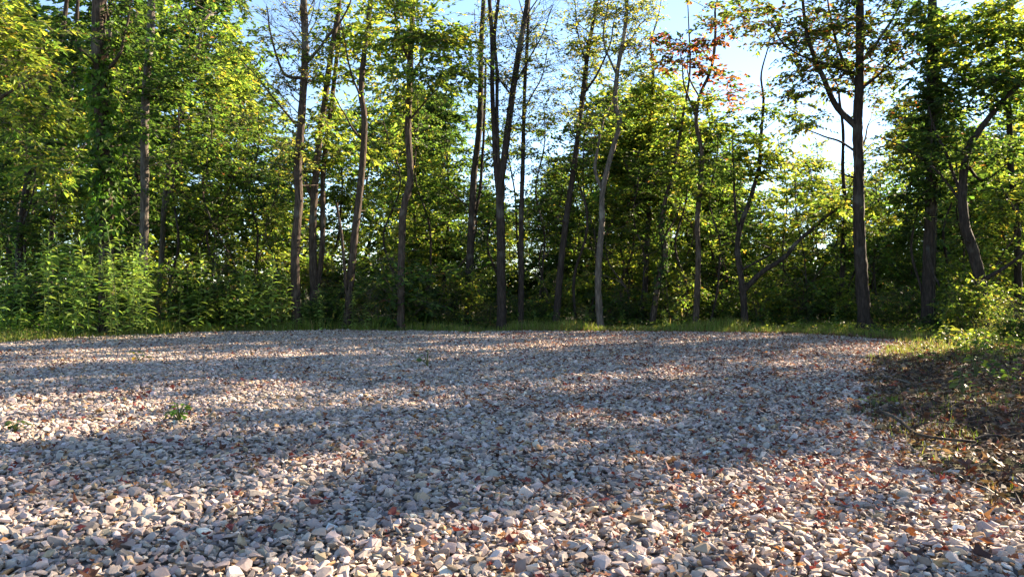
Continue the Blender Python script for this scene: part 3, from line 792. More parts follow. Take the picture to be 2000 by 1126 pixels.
rb = np.random.default_rng(77)
def near_hero(px):
    h = min(HEROES, key=lambda q: abs(q[0] - px))
    return h

SHORT = {}
for px, Y, lab in HEROES:
    SHORT[lab] = None
names_short = ['the overhanging yellow-green tree', 'the vine-clad trunk', 'the crooked dark trunk', 'the slim leaning trunk', 'the straight mottled trunk', 'the pale forked tree', 'the sunlit orange trunk',
               'the twin trunks', 'the leaning grey trunk', 'the S-bent trunk', 'the dark slim trunk', 'the three-stemmed tree', 'the thin yellowing tree', 'the strongly leaning trunk', 'the crooked grey fork',
               'the dark straight trunk', 'the ivy-lumped trunk', 'the red-leaved tree', 'the low forked tree', 'the large dark oak', 'the thin dark stem', 'the bushy dark trunk', 'the low-crotched leaning tree', 'the right edge tree']
for (px, Y, lab), s_ in zip(HEROES, names_short): SHORT[lab] = s_
USED = {}
def where(x, y):
    px = CX + x / y * F
    h = near_hero(px)
    s_ = SHORT[h[2]]
    side = 'straight behind' if abs(px - h[0]) < 14 else ('behind and left of' if px < h[0] else 'behind and right of')
    return side + ' ' + s_
def unique(text):
    USED[text] = USED.get(text, 0) + 1
    k = USED[text]
    return text if k == 1 else {2: 'second ', 3: 'third ', 4: 'fourth ', 5: 'fifth '}.get(k, 'farther ') + text

def place(protos, spots, group, word, cat='tree'):
    """first use moves the prototype itself, later ones copy it"""
    used = set()
    for i, (x, y, s_) in enumerate(spots):
        p = protos[i % len(protos)]
        loc = (x, y, float(ground_z(x, y)) - .04); rz = rb.uniform(0, 6.283)
        lab = unique(word[i % len(word)] + ' ' + where(x, y)) if isinstance(word, (list, tuple)) else word
        sc = s_ * rb.uniform(.92, 1.08)
        sc3 = (sc * rb.uniform(.93, 1.07), sc * rb.uniform(.93, 1.07), sc)
        if id(p) not in used:
            used.add(id(p)); p.location = loc; p.rotation_euler = (0, 0, rz); p.scale = sc3
            p['label'] = lab; p['group'] = group; p['category'] = cat
        else:
            copy_tree(p, loc, rz, sc3, lab, group)['category'] = cat

# leafy understory trees 21 - 45 m away (dense on the left, opening to the sky on the right)
under = [proto_tree(201, 'understory_tree', 8.0, .08, 1.2, 2.2, 190, PAL_GREEN, M_DARK, .15, .088),
         proto_tree(202, 'understory_tree', 7.0, .07, .9, 2.0, 170, PAL_GREEN, M_BARK, .14, .082),
         proto_tree(203, 'understory_tree', 9.0, .09, 1.8, 2.3, 200, PAL_DEEP, M_DARK, .15, .09),
         proto_tree(204, 'understory_tree', 7.5, .07, 1.0, 2.0, 170, PAL_YG, M_BARK, .14, .08)]
spots = []
for Y, n_, tmax in ((20.8, 13, 1.0), (24.5, 14, 1.05), (29, 15, 1.1), (35, 15, 1.2), (43, 14, 1.3)):
    for i in range(n_):
        fx = (i + .5 + rb.uniform(-.35, .35)) / n_            # 0..1 across the frame
        px = -120 + 2240 * fx
        # how tall the leafy mass stands in the photo there (row of its top)
        topy = np.interp(px, [-120, 300, 440, 500, 560, 650, 900, 960, 1060, 1130, 1300, 1420, 1480, 1560, 1620, 1720, 1780, 2120], [-60, -60, 90, 230, 250, 120, 140, 300, 330, 230, 150, 230, 330, 370, 380, 400, 250, 120])
        h = (HY - topy - rb.uniform(0, 90)) / F * Y + CH - float(ground_z((px - CX) / F * Y, Y))
        if (Y < 22 and px < 800) or (Y < 27 and 500 < px < 760) or (Y < 23 and 790 < px < 1170): continue
        if px > 880 and Y < 40 and rb.random() < .22: continue
        if px < 540 and rb.random() < .36: continue
        spots.append(((px - CX) / F * Y, Y + rb.uniform(-1.6, 1.6), float(np.clip(h / 7.9, .35, 2.0))))
for px, Y, topy in ((1700, 26, 390), (1640, 28, 420), (1460, 26, 400), (1390, 25.5, 380), (1330, 27, 330), (1225, 26, 300), (1150, 27, 360), (1070, 26, 400), (1000, 27, 390), (1760, 27, 440), (1830, 25, 400), (1900, 25, 330), (1960, 24, 300),
                    (1100, 31, 450), (1190, 33, 440), (1280, 31, 440), (1370, 33, 450), (1440, 31, 460), (1510, 33, 450), (1560, 31, 460), (1660, 32, 470), (1740, 33, 500), (930, 30, 400), (860, 27, 380)):
    h = (HY - topy) / F * Y + CH - float(ground_z((px - CX) / F * Y, Y))
    spots.append(((px - CX) / F * Y, Y, float(np.clip(h / 7.9, .3, 2.0))))
rb.shuffle(spots)
place(under, [tuple(s) for s in spots], 'leafy understory trees behind the front trunks',
      ['dense leafy tree in the shaded wood', 'mid green bushy tree in the wood', 'deep green full-crowned tree in the wood', 'yellow-green leafy tree in the wood'])

lime = [proto_tree(205, 'lime_leaved_tree', 6.0, .06, .9, 1.9, 110, PAL_LIME, M_BARK, .14, .08)]
place(lime, [((px - CX) / F * Y, Y, s_) for px, Y, s_ in ((1585, 22, .82), (1520, 24, .66), (1660, 25, .8), (1905, 21, .8), (1965, 20, .85), (1315, 22.5, 1.0))], 'bright lime-leaved trees lit from behind', ['bright lime-leaved low tree'])

# thin saplings among the front trunks
sap = [proto_tree(301, 'sapling', 5.2, .032, 2.0, 1.0, 26, PAL_GREEN, M_DARK, .10, .055, rs=.42),
       proto_tree(302, 'sapling', 4.4, .026, 1.2, .9, 26, PAL_YG, M_BARK, .10, .055, rs=.42),
       proto_tree(303, 'sapling', 6.0, .038, 3.0, 1.0, 24, PAL_YG, M_DARK, .10, .055, rs=.42)]
sp = []
for px, Y, s_ in ((60, 17.5, 1), (150, 17.8, .9), (330, 18.5, 1), (395, 18.2, 1.1), (455, 19, 1), (530, 18.3, .7), (1045, 19.2, 1.1), (1064, 20, 1), (1125, 17.8, 1.1),
                  (1145, 19.4, 1), (1205, 18.8, 1), (1218, 20, .9), (1238, 18.2, .8), (1320, 19, 1), (1338, 18, .9), (1385, 17.6, 1), (1415, 19.5, 1), (1520, 19, .8), (1563, 18, .8), (1600, 19.4, .9), (1665, 19.5, .8), (1725, 18.5, .8), (1752, 20, .9), (1800, 15.9, .8), (1866, 17, .9), (1945, 16.2, .9),
                  (20, 19.5, 1.1), (80, 20.4, 1.2), (175, 19.2, 1.1), (232, 20.3, 1.2), (258, 18.9, 1), (365, 20.6, 1.2), (425, 20, 1.1), (485, 20.8, 1.2), (512, 21.7, 1), (765, 20, 1), (815, 21.5, 1.2), (895, 20.6, 1.1), (965, 20.8, 1.1), (1008, 22, 1.2), (1100, 21.5, 1.1), (1170, 22, 1.1), (1248, 21.6, 1.1), (1295, 22.3, 1.1), (1352, 21.8, 1.1), (1432, 21.4, 1), (1545, 21.5, .9), (1582, 22.4, .9), (1704, 20.6, .8), (1780, 21, .9), (1838, 20.2, 1)):
    sp.append(((px - CX) / F * Y, Y, s_))
place(sap, sp, 'thin saplings among the trunks', ['thin dark sapling', 'slim leafy sapling', 'tall thin bare-stemmed sapling'])

# shrubs of the wood edge
def proto_shrub(seed, H, wid, nst, ncl, pal, L0, W0, rs=.36):
    rng = np.random.default_rng(seed)
    root = thing('shrub', 'filler', 'shrub')
    m = MB(); nodes = []; nr = []
    for i in range(nst):
        a = rng.uniform(0, 6.283); e = np.array([math.cos(a) * wid * .6, math.sin(a) * wid * .6, H * rng.uniform(.6, .95)])
        q = spline([rng.normal(0, .05, 3) * [1, 1, 0], e * [.4, .4, .5] + rng.normal(0, .06, 3), e], 9)
        tube(m, q, np.linspace(.014, .004, 9), 5); nodes.append(q[2:]); nr.append(np.linspace(.012, .004, 7))
    m.build('stems', M_TWIG, root, colors=False)['kind'] = 'stuff'
    cl = ellipsoid(rng, np.array([0, 0, H * .52]), np.array([wid, wid, H * .52]), ncl); cl[:, 2] = np.maximum(cl[:, 2], .12)
    tb = MB(); lb = MB()
    A = grow(tb, rng, np.concatenate(nodes), np.concatenate(nr), cl, zmin=.1, rmax=.008)
    sprays(lb, tb, rng, cl, A, rs, 5, 8, L0, W0, pal, flat=.4, clump_jit=.2)
    tb.build('twigs', M_TWIG, root, colors=False)['kind'] = 'stuff'
    lb.build('foliage', M_LEAF, root)['kind'] = 'stuff'
    return reg(root)
shr = [proto_shrub(401, 1.5, .95, 7, 60, PAL_GREEN, .11, .06), proto_shrub(402, 1.1, .8, 6, 46, PAL_DEEP, .10, .056),
       proto_shrub(403, 2.1, 1.0, 7, 74, PAL_YG, .115, .065), proto_shrub(404, 1.3, .9, 6, 50, PAL_PALE, .08, .03)]
sp = []
for px, Y, s_ in ((30, 17, 1.0), (130, 17.6, 1.0), (240, 17.6, 1.0), (330, 16.8, 1.0), (385, 17, 1.15), (440, 18, .9), (500, 18.4, .8), (545, 18.6, .7), (610, 17.6, .6), (650, 17.9, .6), (700, 17.8, .65), (745, 17.2, .8), (800, 17.3, 1.25), (850, 17.6, .9),
                  (900, 18.2, .8), (950, 17.8, .6), (1000, 18, .65), (1050, 18.2, .6), (1090, 18.6, .65), (1140, 17.9, .5), (1190, 18.4, .65), (1230, 18.4, .6), (1310, 18, .7), (1345, 18.6, .55), (1400, 18.3, .65), (1440, 18.7, .75),
                  (1490, 17.8, .8), (1530, 18.2, .85), (1570, 17.8, .85), (1610, 18.2, .8), (1650, 17.7, .6), (1730, 17.5, .7), (1770, 16.7, .75), (1850, 15.2, .75), (1890, 14.0, .55), (1945, 13.0, .4), (1985, 12.0, .42),
                  (1985, 13.8, .5), (1905, 16, .8), (2020, 12.4, .75),
                  (60, 21, 1.1), (180, 21.5, 1.0), (300, 22, 1.1), (430, 21, 1.0), (520, 22, 1.0), (640, 21, .9), (760, 22, 1.0), (860, 21, .9), (960, 22, .8), (1060, 21.3, .8), (1160, 22, .8), (1270, 21, .8), (1370, 22, .8), (1470, 21, .9), (1560, 22, .9), (1680, 21, .8), (1800, 21, .8),
                  (40, 25, 1.7), (140, 26, 1.8), (230, 25, 1.7), (350, 26, 1.8), (460, 25, 1.7), (560, 26, 1.7), (610, 25, 1.6), (680, 26, 1.7), (740, 25, 1.6), (830, 26, 1.7), (920, 25, 1.6), (1010, 26, 1.6), (1080, 25, 1.5), (1150, 26, 1.7), (1220, 25, 1.6), (1290, 26, 1.7), (1350, 25, 1.6),
                  (1420, 26, 1.7), (1480, 25, 1.6), (1540, 26, 1.7), (1610, 25, 1.5), (1690, 26, 1.6), (1760, 25, 1.3), (1850, 25, 1.5), (1930, 24, 1.6), (1990, 24, 1.6)):
    sp.append(((px - CX) / F * Y, Y, s_))
place(shr, sp, 'shrubs along the wood edge', ['mid green shrub', 'low dark shrub', 'tall yellow-green shrub', 'pale narrow-leaved shrub'], 'shrub')

# trees of the same wood to the right, outside the frame: they shade the gravel
sh = [proto_tree(501, 'woodland_tree', 12.5, .13, 2.0, 2.5, 62, PAL_GREEN, M_BARK, .16, .10, rs=.55, ntw=7, nl=8),
      proto_tree(502, 'woodland_tree', 10.5, .10, 1.5, 2.2, 54, PAL_YG, M_DARK, .16, .10, rs=.55, ntw=7, nl=8)]
shade = [(0, 14.21, 12.72, 0.8, 2.53), (0, 13.02, 13.77, 0.8, 4.21), (0, 13.71, 14.81, 0.8, 0.89), (1, 11.14, 10.8, 0.7, 4.45), (0, 9.44, 6.79, 0.8, 0.72), (0, 8.28, 7.58, 0.33, 0.18), (1, 8.71, 5.31, 0.8, 3.35), (0, 11.05, 12.0, 0.8, 2.41), (0, 10.53, 9.77, 0.4, 4.59), (1, 9.6, 10.25, 0.6, 5.89), (0, 10.7, 5.92, 0.8, 2.91), (0, 11.99, 13.43, 0.8, 3.29), (0, 16.55, 18.97, 0.4, 1.67), (0, 5.45, 4.23, 0.6, 1.46), (1, 14.92, 15.01, 0.8, 3.14), (1, 11.84, 7.78, 0.8, 1.34)]
first = set()
for i, x, y, s_, rz in shade:
    p = sh[i]; loc = (x, y, float(ground_z(x, y)) - .04)
    if i not in first:
        first.add(i); p.location = loc; p.rotation_euler = (0, 0, rz); p.scale = (s_,) * 3
        tag(p, 'woodland tree on the right bank whose crown shades the gravel', 'tree', 'woodland trees right of the view')
    else:
        copy_tree(p, loc, rz, s_, 'woodland tree on the right bank whose crown shades the gravel', 'woodland trees right of the view')

# ------------------------------------------------------------------ tall weeds on the left
def proto_weed(seed, H, nlv, L0, side):
    rng = np.random.default_rng(seed)
    root = thing('tall_weed', 'filler', 'weed')
    sm = MB(); lb = MB()
    lean = rng.normal(0, .10, 2)
    st = spline([np.zeros(3), np.array([lean[0] * .3, lean[1] * .3, H * .4]), np.array([lean[0], lean[1], H * .8]), np.array([lean[0] * 1.5, lean[1] * 1.5, H])], 14)
    tube(sm, st, np.linspace(.008, .003, 14), 5, col=(.09, .13, .03))
    stems = [(st, nlv, 1.0)]
    for i in range(side):
        z0 = rng.uniform(.35, .75) * H; b = np.array([np.interp(z0, st[:, 2], st[:, 0]), np.interp(z0, st[:, 2], st[:, 1]), z0])
        a = rng.uniform(0, 6.283); ln = rng.uniform(.2, .45) * H * .6
        q = spline([b, b + np.array([math.cos(a) * .5, math.sin(a) * .5, .5]) * ln * .5, b + np.array([math.cos(a) * .55, math.sin(a) * .55, 1.0]) * ln], 8)
        tube(sm, q, np.linspace(.005, .002, 8), 4, col=(.09, .13, .03)); stems.append((q, nlv // 3, .75))
    for q, k, f in stems:
        t = np.linspace(.12 if f == 1 else .2, 1, k); ii = t * (len(q) - 1)
        pos = np.stack([np.interp(ii, np.arange(len(q)), q[:, a]) for a in range(3)], 1)
        th = np.arange(k) * 2.4 + rng.normal(0, .3, k)
        el = np.interp(t, [0, .6, .9, 1], [-.15, .15, .5, 1.1]) + rng.normal(0, .18, k)
        d = np.stack([np.cos(th) * np.cos(el), np.sin(th) * np.cos(el), np.sin(el)], 1)
        sz = L0 * f * np.interp(t, [0, .3, .8, 1], [.7, 1.05, .85, .4]) * np.exp(rng.normal(0, .15, k))
        cols = pick_cols(rng, k, [(4, (.135, .220, .046)), (2, (.195, .275, .060)), (1, (.08, .13, .03))])
        leaves(lb, pos, d, np.array([0, 0, 1.0]) + rng.normal(0, .25, (k, 3)), sz, sz * .30, cols, seg=2)
    sm.build('stem', M_WEED, root, smooth=True)
    lb.build('foliage', M_WEED, root)['kind'] = 'stuff'
    return reg(root)
tall = [proto_weed(601 + i, h, 40, .235, s_) for i, (h, s_) in enumerate(((2.0, 1), (2.35, 2), (1.7, 1), (2.1, 2), (1.85, 2)))]
short = [proto_weed(621 + i, h, 28, .20, 1) for i, h in enumerate((1.15, .95, 1.3))]
sp = []
for i in range(42):
    px = rb.uniform(-60, 290); Y = rb.uniform(12.9, 15.4) + max(0, (px - 60) / 300) * .9
    sp.append(((px - CX) / F * Y, Y, float(np.interp(px, [-60, 60, 200, 250, 290], [.9, .92, 1.12, 1.08, .95]) * rb.uniform(.66, 1.12))))
def wspot(x, y):
    px = CX + x / y * F; h = near_hero(px)
    return ('right in front of ' if abs(px - h[0]) < 14 else 'left of ' if px < h[0] else 'right of ') + SHORT[h[2]]
def place_weeds(protos, spots, group, labels):
    used = set()
    for i, (x, y, s_) in enumerate(spots):
        p = protos[i % len(protos)]; loc = (x, y, float(ground_z(x, y)) - .03); rz = rb.uniform(0, 6.283); lab = labels(x, y, s_)
        if id(p) not in used:
            used.add(id(p)); p.location = loc; p.rotation_euler = (0, 0, rz); p.scale = (s_,) * 3; tag(p, lab, 'weed', group)
        else:
            copy_tree(p, loc, rz, s_, lab, group)
place_weeds(tall, sp, 'tall weeds massed at the left edge', lambda x, y, s_: ('taller' if s_ > .92 else 'middling' if s_ > .78 else 'lower') + ' weed, ' + ('front' if y < 13.9 else 'middle' if y < 14.8 else 'back') + ' of left stand, ' + wspot(x, y))
sp = []
for px in (300, 330, 350, 368, 376, 395, 404, 412, 432, 448, 462, 470, 487, 500, 512, 524, 538, 548, 560, 592, 618, 630, 668, 690, 715, 385, 478, 440, 506, 530):
    Y = rb.uniform(15.9, 16.9); sp.append(((px - CX) / F * Y, Y, float(np.interp(px, [300, 370, 450, 530, 600, 720], [1.1, 1.4, 1.15, 1.2, .85, .55]) * rb.uniform(.75, 1.15))))
for px in (575, 640, 735, 760, 850, 905, 1000, 1045, 1120, 1145, 1215, 1300, 1325, 1390, 1420, 1500, 1560, 1630):
    Y = rb.uniform(16.5, 17.2) if px < 1450 else rb.uniform(15.6, 16.2); sp.append(((px - CX) / F * Y, Y, float(rb.uniform(.28, .55))))
place_weeds(short, sp, 'short weeds along the back gravel edge', lambda x, y, s_: ('tall' if s_ > 1.2 else 'waist-high' if s_ > 1.0 else 'short' if s_ > .6 else 'knee-high') + ' green weed at the gravel edge, ' + wspot(x, y))

# ------------------------------------------------------------------ grass, ground cover, litter
rs_ = np.random.default_rng(5)
def lot_dist_pts(n_, x0, x1, y0, y1):
    x = rs_.uniform(x0, x1, n_); y = rs_.uniform(y0, y1, n_)
    return x, y
gb = MB()
def blades(x, y, hgt, wid, cols):
    n_ = len(x); z = ground_z(x, y) - .02
    a = rs_.uniform(0, 6.283, n_); b = np.stack([x, y, z], 1)
    s = np.stack([np.cos(a), np.sin(a), np.zeros(n_)], 1); o = np.stack([-np.sin(a), np.cos(a), np.zeros(n_)], 1) * rs_.uniform(.1, .7, n_)[:, None]
    h = hgt[:, None]; up = np.array([0, 0, 1.0])
    q = np.stack([b - s * wid, b + s * wid, b + up * h * .55 + o * h * .25 + s * wid * .8, b + up * h * .55 + o * h * .25 - s * wid * .8, b + up * h * .95 + o * h * .8], 1)
    f = np.array([[0, 1, 2], [0, 2, 3], [3, 2, 4]])
    gb.add(q.reshape(-1, 3), (np.arange(n_)[:, None, None] * 5 + f[None]).reshape(-1, 3), None, np.repeat(cols, 5, 0))
GP = [(4, (.105, .165, .028)), (3, (.16, .20, .035)), (2, (.19, .175, .06)), (1, (.22, .17, .09))]
# strip along the far edge
x = rs_.uniform(-9, 8, 40000); y = 16.0 + np.abs(rs_.normal(0, .6, 40000)); k = ~in_lot(x, y) & (fbm(x * 1.5, y * 2) + rs_.normal(0, .4, 40000) > -.35); x, y = x[k], y[k]
blades(x, y, rs_.uniform(.05, .26, len(x)) * (1 + .8 * fbm(x * 2.3, y * 1.0)), .004, pick_cols(rs_, len(x), GP))
# left verge
x = rs_.uniform(-13, -5.5, 42000); y = rs_.uniform(9.5, 16.8, 42000); e = left_edge(y); k = (x < e + .12 + .12 * rs_.standard_normal(len(x))) & (x > e - 2.6); x, y = x[k], y[k]
blades(x, y, rs_.uniform(.04, .16, len(x)) * (1 + .7 * fbm(x * 1.4, y * 1.4)), .004, pick_cols(rs_, len(x), GP))
# thin grass on the right bank
x = rs_.uniform(2, 9.5, 90000); y = rs_.uniform(2.2, 16, 90000); e = x - right_edge(y)
pr = np.clip(.8 * fbm(x * 1.3, y * 1.3) - .10 + np.clip((y - 8.2) / 2.5, 0, 1) * .6, .03, 1)
k = (e > -.06) & (e < 5) & (rs_.random(90000) < pr); x, y = x[k], y[k]
blades(x, y, rs_.uniform(.03, .10, len(x)) * (1 + np.clip((y - 8) / 6, 0, 1)), .003, pick_cols(rs_, len(x), GP))
# clumps of taller blades
for px, Y, n_, h_ in ((318, 15.4, 260, .36), (740, 16.7, 120, .42), (800, 16.9, 130, .45), (1130, 16.7, 80, .25), (1355, 16.4, 60, .3), (1395, 16.4, 70, .28), (1310, 16.4, 60, .22), (560, 16.7, 70, .28), (600, 16.6, 60, .25), (1650, 15.4, 90, .3), (1480, 16.2, 60, .2),
                      (1745, 6.0, 34, .10), (1720, 6.1, 14, .09), (1893, 4.45, 16, .11), (1840, 4.0, 14, .07), (1830, 3.7, 14, .06), (1800, 6.3, 22, .07)):
    cx = (px - CX) / F * Y; x = cx + rs_.normal(0, .12 if h_ > .15 else .03, n_); y = Y + rs_.normal(0, .12 if h_ > .15 else .03, n_)
    blades(x, y, rs_.uniform(.5, 1.1, n_) * h_, .006 if h_ > .15 else .003, pick_cols(rs_, n_, GP[:2]))
tag(gb.build('grass', M_GRASS), kind='stuff')

cb = MB()
def cover(x, y, hmax, L0, pal, up=.8):
    n_ = len(x); z = ground_z(x, y) + rs_.uniform(.01, 1, n_) * hmax
    a = rs_.uniform(0, 6.283, n_); d = np.stack([np.cos(a), np.sin(a), rs_.normal(0, .3, n_)], 1)
    L_ = L0 * np.exp(rs_.normal(0, .25, n_))
    leaves(cb, np.stack([x, y, z], 1), d, np.array([0, 0, up]) + rs_.normal(0, .4, (n_, 3)), L_, L_ * .6, pick_cols(rs_, n_, pal))
x = rs_.uniform(-11, 9, 16000); y = 16.7 + np.abs(rs_.normal(0, 2.2, 16000)); k = fbm(x * 1.1, y * 1.1) + rs_.normal(0, .3, 16000) > -.1; x, y = x[k], y[k]
cover(x, y, .35 * (1 + .6 * fbm(x * 2, y)), .07, PAL_GREEN)
x = rs_.uniform(-13, -6, 9000); y = rs_.uniform(11, 17, 9000); k = x < left_edge(y) - .5; cover(x[k], y[k], .4, .07, PAL_VINE)
x = rs_.uniform(4, 9.5, 9000); y = rs_.uniform(6.5, 15.5, 9000); e = x - right_edge(y); k = (e > .6) & (fbm(x * 1.4 + 3, y * 1.2) + np.clip((y - 10) / 3, -.6, .6) + (x - .55 * y > .6) * .35 > .05)
cover(x[k], y[k], .22, .06, PAL_YG)
tag(cb.build('ground_cover', M_LEAF), kind='stuff')

# dead leaves: lobed, curled
def dead_leaf_shape(rng):
    n_ = 9; pts = [np.zeros(3)]
    oval = rng.random() < .5
    for i in range(n_):
        a = -2.5 + 5.0 * i / (n_ - 1); r = (.46 if i % 2 == 0 else .33) * rng.uniform(.75, 1.2) * (1.2 if i == 4 else 1)
        if oval: r = .5 * rng.uniform(.85, 1.12) * (1 - .45 * abs(math.sin(a)))
        pts.append(np.array([r * math.cos(a), r * math.sin(a) * (.75 if oval else 1), 0]))
    v = np.array(pts)
    cu = rng.uniform(.3, 1.3); ax = rng.uniform(0, 3.14); p = v[:, 0] * math.cos(ax) + v[:, 1] * math.sin(ax)
    v[:, 2] = cu * p ** 2 + rng.normal(0, .09, len(v)); v[:, 2] -= v[:, 2].min()
    f = np.array([[0, i, i + 1] for i in range(1, n_)])
    st = np.array([[0, 0, 0], [-.35, .02, .02], [-.35, -.02, .02], [-.36, 0, .03]]) + [0, 0, v[0, 2]]
    return np.vstack([v, st[1:3], [v[0]]]), np.vstack([f, [[n_ + 1, n_ + 2, n_ + 3]]])
dl = [dead_leaf_shape(rs_) for _ in range(16)]
LP = [('dark chocolate brown', (.050, .024, .018), 4), ('dark red', (.130, .027, .022), 4), ('rust brown', (.160, .060, .030), 4), ('orange tan', (.25, .12, .055), 1.0)]
lw = np.array([q[2] for q in LP]); lw = lw / lw.sum()
def dead_leaf(x, y, z, s, col_i, k, tilt):
    v, f = dl[k]
    m = Matrix.Rotation(rs_.uniform(0, 6.283), 3, 'Z') @ Matrix.Rotation(tilt, 3, 'X')
    return (v * s) @ np.array(m).T + np.array([x, y, z]), f
# density of fallen leaves on the gravel: more to the right
N0 = 46000
Y = 1.9 + (16.2 - 1.9) * rs_.random(N0) ** .75; X = rs_.uniform(-1, 1, N0) * (.74 * Y + .4)
k = in_lot(X, Y) & (rs_.random(N0) < np.clip(.20 + .55 * np.clip((X + 1.5) / 4.0, 0, 1) + .22 * fbm(X * 1.9, Y * 1.9) + .2 * fbm(X * 5, Y * 5), .03, 1)); X, Y = X[k], Y[k]
Z = ground_z(X, Y) + .026 + rs_.uniform(0, .014, len(X)); s = np.clip(np.exp(rs_.normal(math.log(.037), .36, len(X))), .018, .075); ci = rs_.choice(len(LP), len(X), p=lw)
ap = s / np.hypot(Y, CH) * ((np.abs(X) < .69 * Y) & (Y > 2.45))
order = np.argsort(-ap)
M_ONE = {}
litter = MB()
mesh_cache = {}
for r_i, i in enumerate(order):
    nm, c, _w = LP[ci[i]]
    kk = int(rs_.integers(len(dl))); tilt = float(rs_.normal(0, .35))
    if r_i < 180:
        key = (ci[i], kk)
        if key not in mesh_cache:
            mb = MB(); v, f = dl[kk]; mb.add(v, f, None, np.clip(np.array(c) * np.exp(rs_.normal(0, .2)), 0, .6)); mesh_cache[key] = mb.mesh('fallen_leaf', M_DRY)
        o = bpy.data.objects.new('fallen_leaf', mesh_cache[key]); COL.objects.link(o)
        o.location = (X[i], Y[i], Z[i]); o.rotation_euler = (tilt, 0, rs_.uniform(0, 6.283)); o.scale = (s[i],) * 3
        zone = ('touching the litter bank' if X[i] > right_edge(Y[i]) - .35 else 'near the litter bank' if X[i] > right_edge(Y[i]) - .9 else 'well right of centre' if X[i] > .5 else 'right of centre' if X[i] > 0
                else 'left of centre' if X[i] > -.6 else 'well left of centre' if X[i] > -1.2 else 'toward the left edge')
        dist = 'at the gravel bottom edge' if Y[i] < 2.75 else 'on the nearest gravel' if Y[i] < 3.1 else 'on the foreground gravel' if Y[i] < 3.6 else 'on the gravel behind the foreground' if Y[i] < 4.4 else 'on the mid gravel'
        big_ = 'large' if s[i] > .062 else 'medium' if s[i] > .047 else 'small'
        tag(o, f'{big_} {nm} dead leaf {zone}, {dist}', 'leaf', 'fallen leaves on the gravel')
    else:
        v, f = dead_leaf(X[i], Y[i], Z[i], s[i], ci[i], kk, tilt)
        litter.add(v, f, None, np.clip(np.array(c) * np.exp(rs_.normal(0, .25)), 0, .6))
# litter of the right bank
x = rs_.uniform(2, 9.5, 34000); y = 2.2 + 13 * rs_.random(34000) ** 1.2; e = x - right_edge(y); k = (e > -.05) & (e < 4.5) & (x < .75 * y + 1.2); x, y = x[k], y[k]
z = ground_z(x, y) + rs_.uniform(.0, .035, len(x))
BP = [(6, (.075, .042, .027)), (4, (.13, .078, .048)), (2, (.21, .14, .088)), (2, (.15, .045, .026)), (.7, (.29, .20, .12)), (3, (.036, .023, .017))]
bc = pick_cols(rs_, len(x), BP, .25)
for i in range(len(x)):
    v, f = dead_leaf(x[i], y[i], z[i], rs_.uniform(.042, .088), 0, int(rs_.integers(16)), rs_.normal(0, .5))
    litter.add(v, f, None, bc[i])
# needles, straw and thin sticks on the bank
x = rs_.uniform(2, 8.5, 5200); y = 2.4 + 10 * rs_.random(5200); k = x > right_edge(y) - .05; x, y = x[k], y[k]; n_ = len(x)
a = rs_.uniform(0, 6.283, n_); ln = rs_.uniform(.06, .22, n_); d = np.stack([np.cos(a), np.sin(a), rs_.normal(0, .15, n_)], 1)
b = np.stack([x, y, ground_z(x, y) + .025], 1); sdd = np.stack([-np.sin(a), np.cos(a), np.zeros(n_)], 1) * .0022; c_ = b + d * ln[:, None] * .5 + [0, 0, .012]; e_ = b + d * ln[:, None]
q = np.stack([b - sdd, b + sdd, c_ + sdd, c_ - sdd, e_], 1)
litter.add(q.reshape(-1, 3), (np.arange(n_)[:, None, None] * 5 + np.array([[0, 1, 2], [0, 2, 3], [3, 2, 4]])[None]).reshape(-1, 3), None, np.repeat(pick_cols(rs_, n_, [(3, (.28, .22, .14)), (2, (.16, .11, .07))]), 5, 0))
tag(litter.build('leaf_litter', M_DRY), kind='stuff')

# ------------------------------------------------------------------ small things
def stick(name, label, pts, r0, r1, side=()):
    q = [np.array([(px - CX) / F * Y, Y, 0]) for px, Y in pts]
    for a in q: a[2] = float(ground_z(a[0], a[1])) + .045
    root = thing(name, label, 'branch', q[0])
    m = MB(); path = spline([a - q[0] for a in q], 22); path[:, 2] += .012 * np.sin(np.linspace(0, 9, 22)); tube(m, path, np.linspace(r0, r1, 22), 7, rough=.06, rng=rs_)
    m.build('stem', M_BARK, root, smooth=True, colors=False)
    for f, dx, dy in side:
        b = path[int(f * 21)]; sm = MB(); tube(sm, spline([b, b + np.array([dx * .5, dy * .5, .05]), b + np.array([dx, dy, .05])], 8), np.linspace(r1 * .9, r1 * .4, 8), 5)
        sm.build('side_twig', M_BARK, root, colors=False)
stick('fallen_branch', 'long crooked dead branch lying across the leaf litter bank', [(1715, 5.35), (1760, 4.95), (1800, 4.5), (1850, 4.32), (1905, 4.25)], .014, .008, ((.5, .25, -.1), (.75, .2, .18)))
stick('fallen_branch', 'thin dead stick at the right of the bank pointing off the frame', [(1905, 4.35), (1950, 4.42), (2040, 4.5)], .009, .005)
stick('fallen_branch', 'short dead twig on the dark litter near the grass tuft', [(1735, 7.2), (1790, 6.9), (1850, 6.95)], .009, .005)

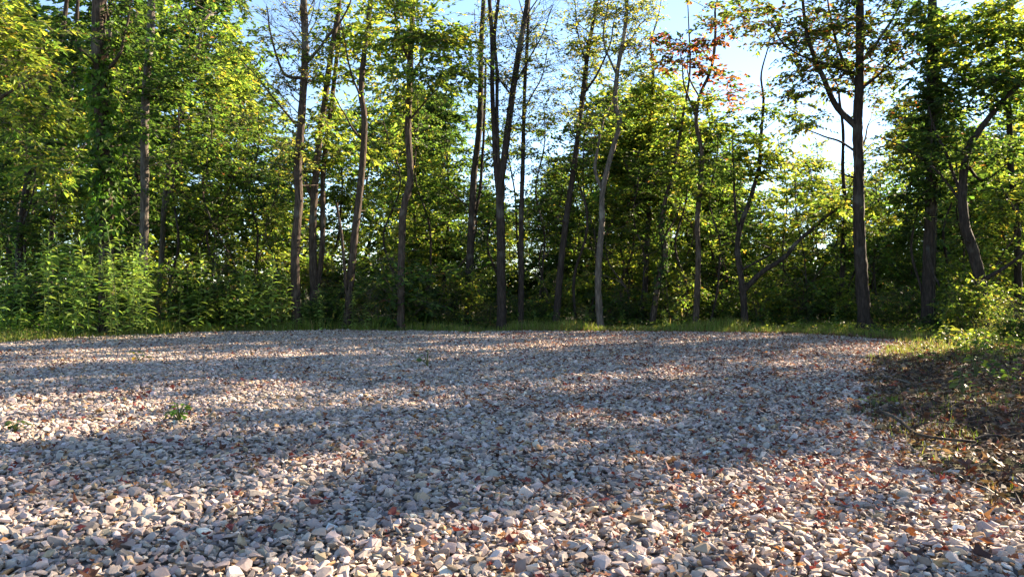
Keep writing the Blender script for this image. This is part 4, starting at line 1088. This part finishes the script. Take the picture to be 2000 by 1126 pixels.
def seedling(label, px, Y, n_, L0, h, pal):
    x = (px - CX) / F * Y; z = float(ground_z(x, Y)) + .01
    root = thing('seedling', label, 'plant', (x, Y, z))
    sm = MB(); lb = MB(); rng = np.random.default_rng(int(px))
    a = rng.uniform(0, 6.283, n_); t = rng.uniform(.3, 1, n_)
    tip = np.stack([np.cos(a) * L0 * 1.2 * (1.2 - t), np.sin(a) * L0 * 1.2 * (1.2 - t), h * t], 1)
    for p_ in tip: tube(sm, spline([np.zeros(3), p_ * [.4, .4, .6], p_], 5), np.linspace(.004, .002, 5), 4, col=(.08, .11, .03))
    d = np.stack([np.cos(a), np.sin(a), rng.normal(.05, .25, n_)], 1); L_ = L0 * np.exp(rng.normal(0, .2, n_))
    leaves(lb, tip, d, np.array([0, 0, 1.0]) + rng.normal(0, .3, (n_, 3)), L_, L_ * .6, pick_cols(rng, n_, pal), seg=2)
    sm.build('stems', M_WEED, root)['kind'] = 'stuff'
    lb.build('foliage', M_WEED, root)['kind'] = 'stuff'
seedling('broad-leaved green seedling growing out of the gravel on the left', 350, 5.05, 26, .06, .13, PAL_VINE)
seedling('small green seedling in the gravel, back left', 270, 9.4, 9, .09, .14, PAL_GREEN)
seedling('thin dark green seedling standing in the gravel near the middle', 835, 8.9, 9, .06, .22, PAL_DEEP)
seedling('low dark green plant at the left frame edge of the gravel', 30, 4.7, 12, .05, .07, PAL_DEEP)
seedling('tiny yellow-green sprout in the far gravel before the three-stemmed tree', 1110, 14.6, 6, .06, .14, PAL_YG)
seedling('yellow-green sprout at the far gravel edge before the ivy-lumped trunk', 1240, 15.4, 9, .08, .24, PAL_YG)
seedling('bright green sprout where gravel meets the bank beside the grass tuft', 1708, 5.75, 7, .06, .11, PAL_LIME)
seedling('leafy green seedling on the litter bank with upright stems', 1880, 6.2, 14, .06, .2, PAL_YG)
seedling('pale leaved seedling on the bank below the right shrubs', 1905, 7.2, 18, .08, .22, PAL_GREEN)
seedling('yellow-green weed clump at the far right corner of the gravel', 1850, 11.2, 26, .08, .34, PAL_YG)
seedling('yellow-green weed clump below the low-crotched leaning tree', 1905, 10.6, 22, .08, .30, PAL_YG)
print('tris', sum(len(m.loops) - 2 * len(m.polygons) for m in bpy.data.meshes))
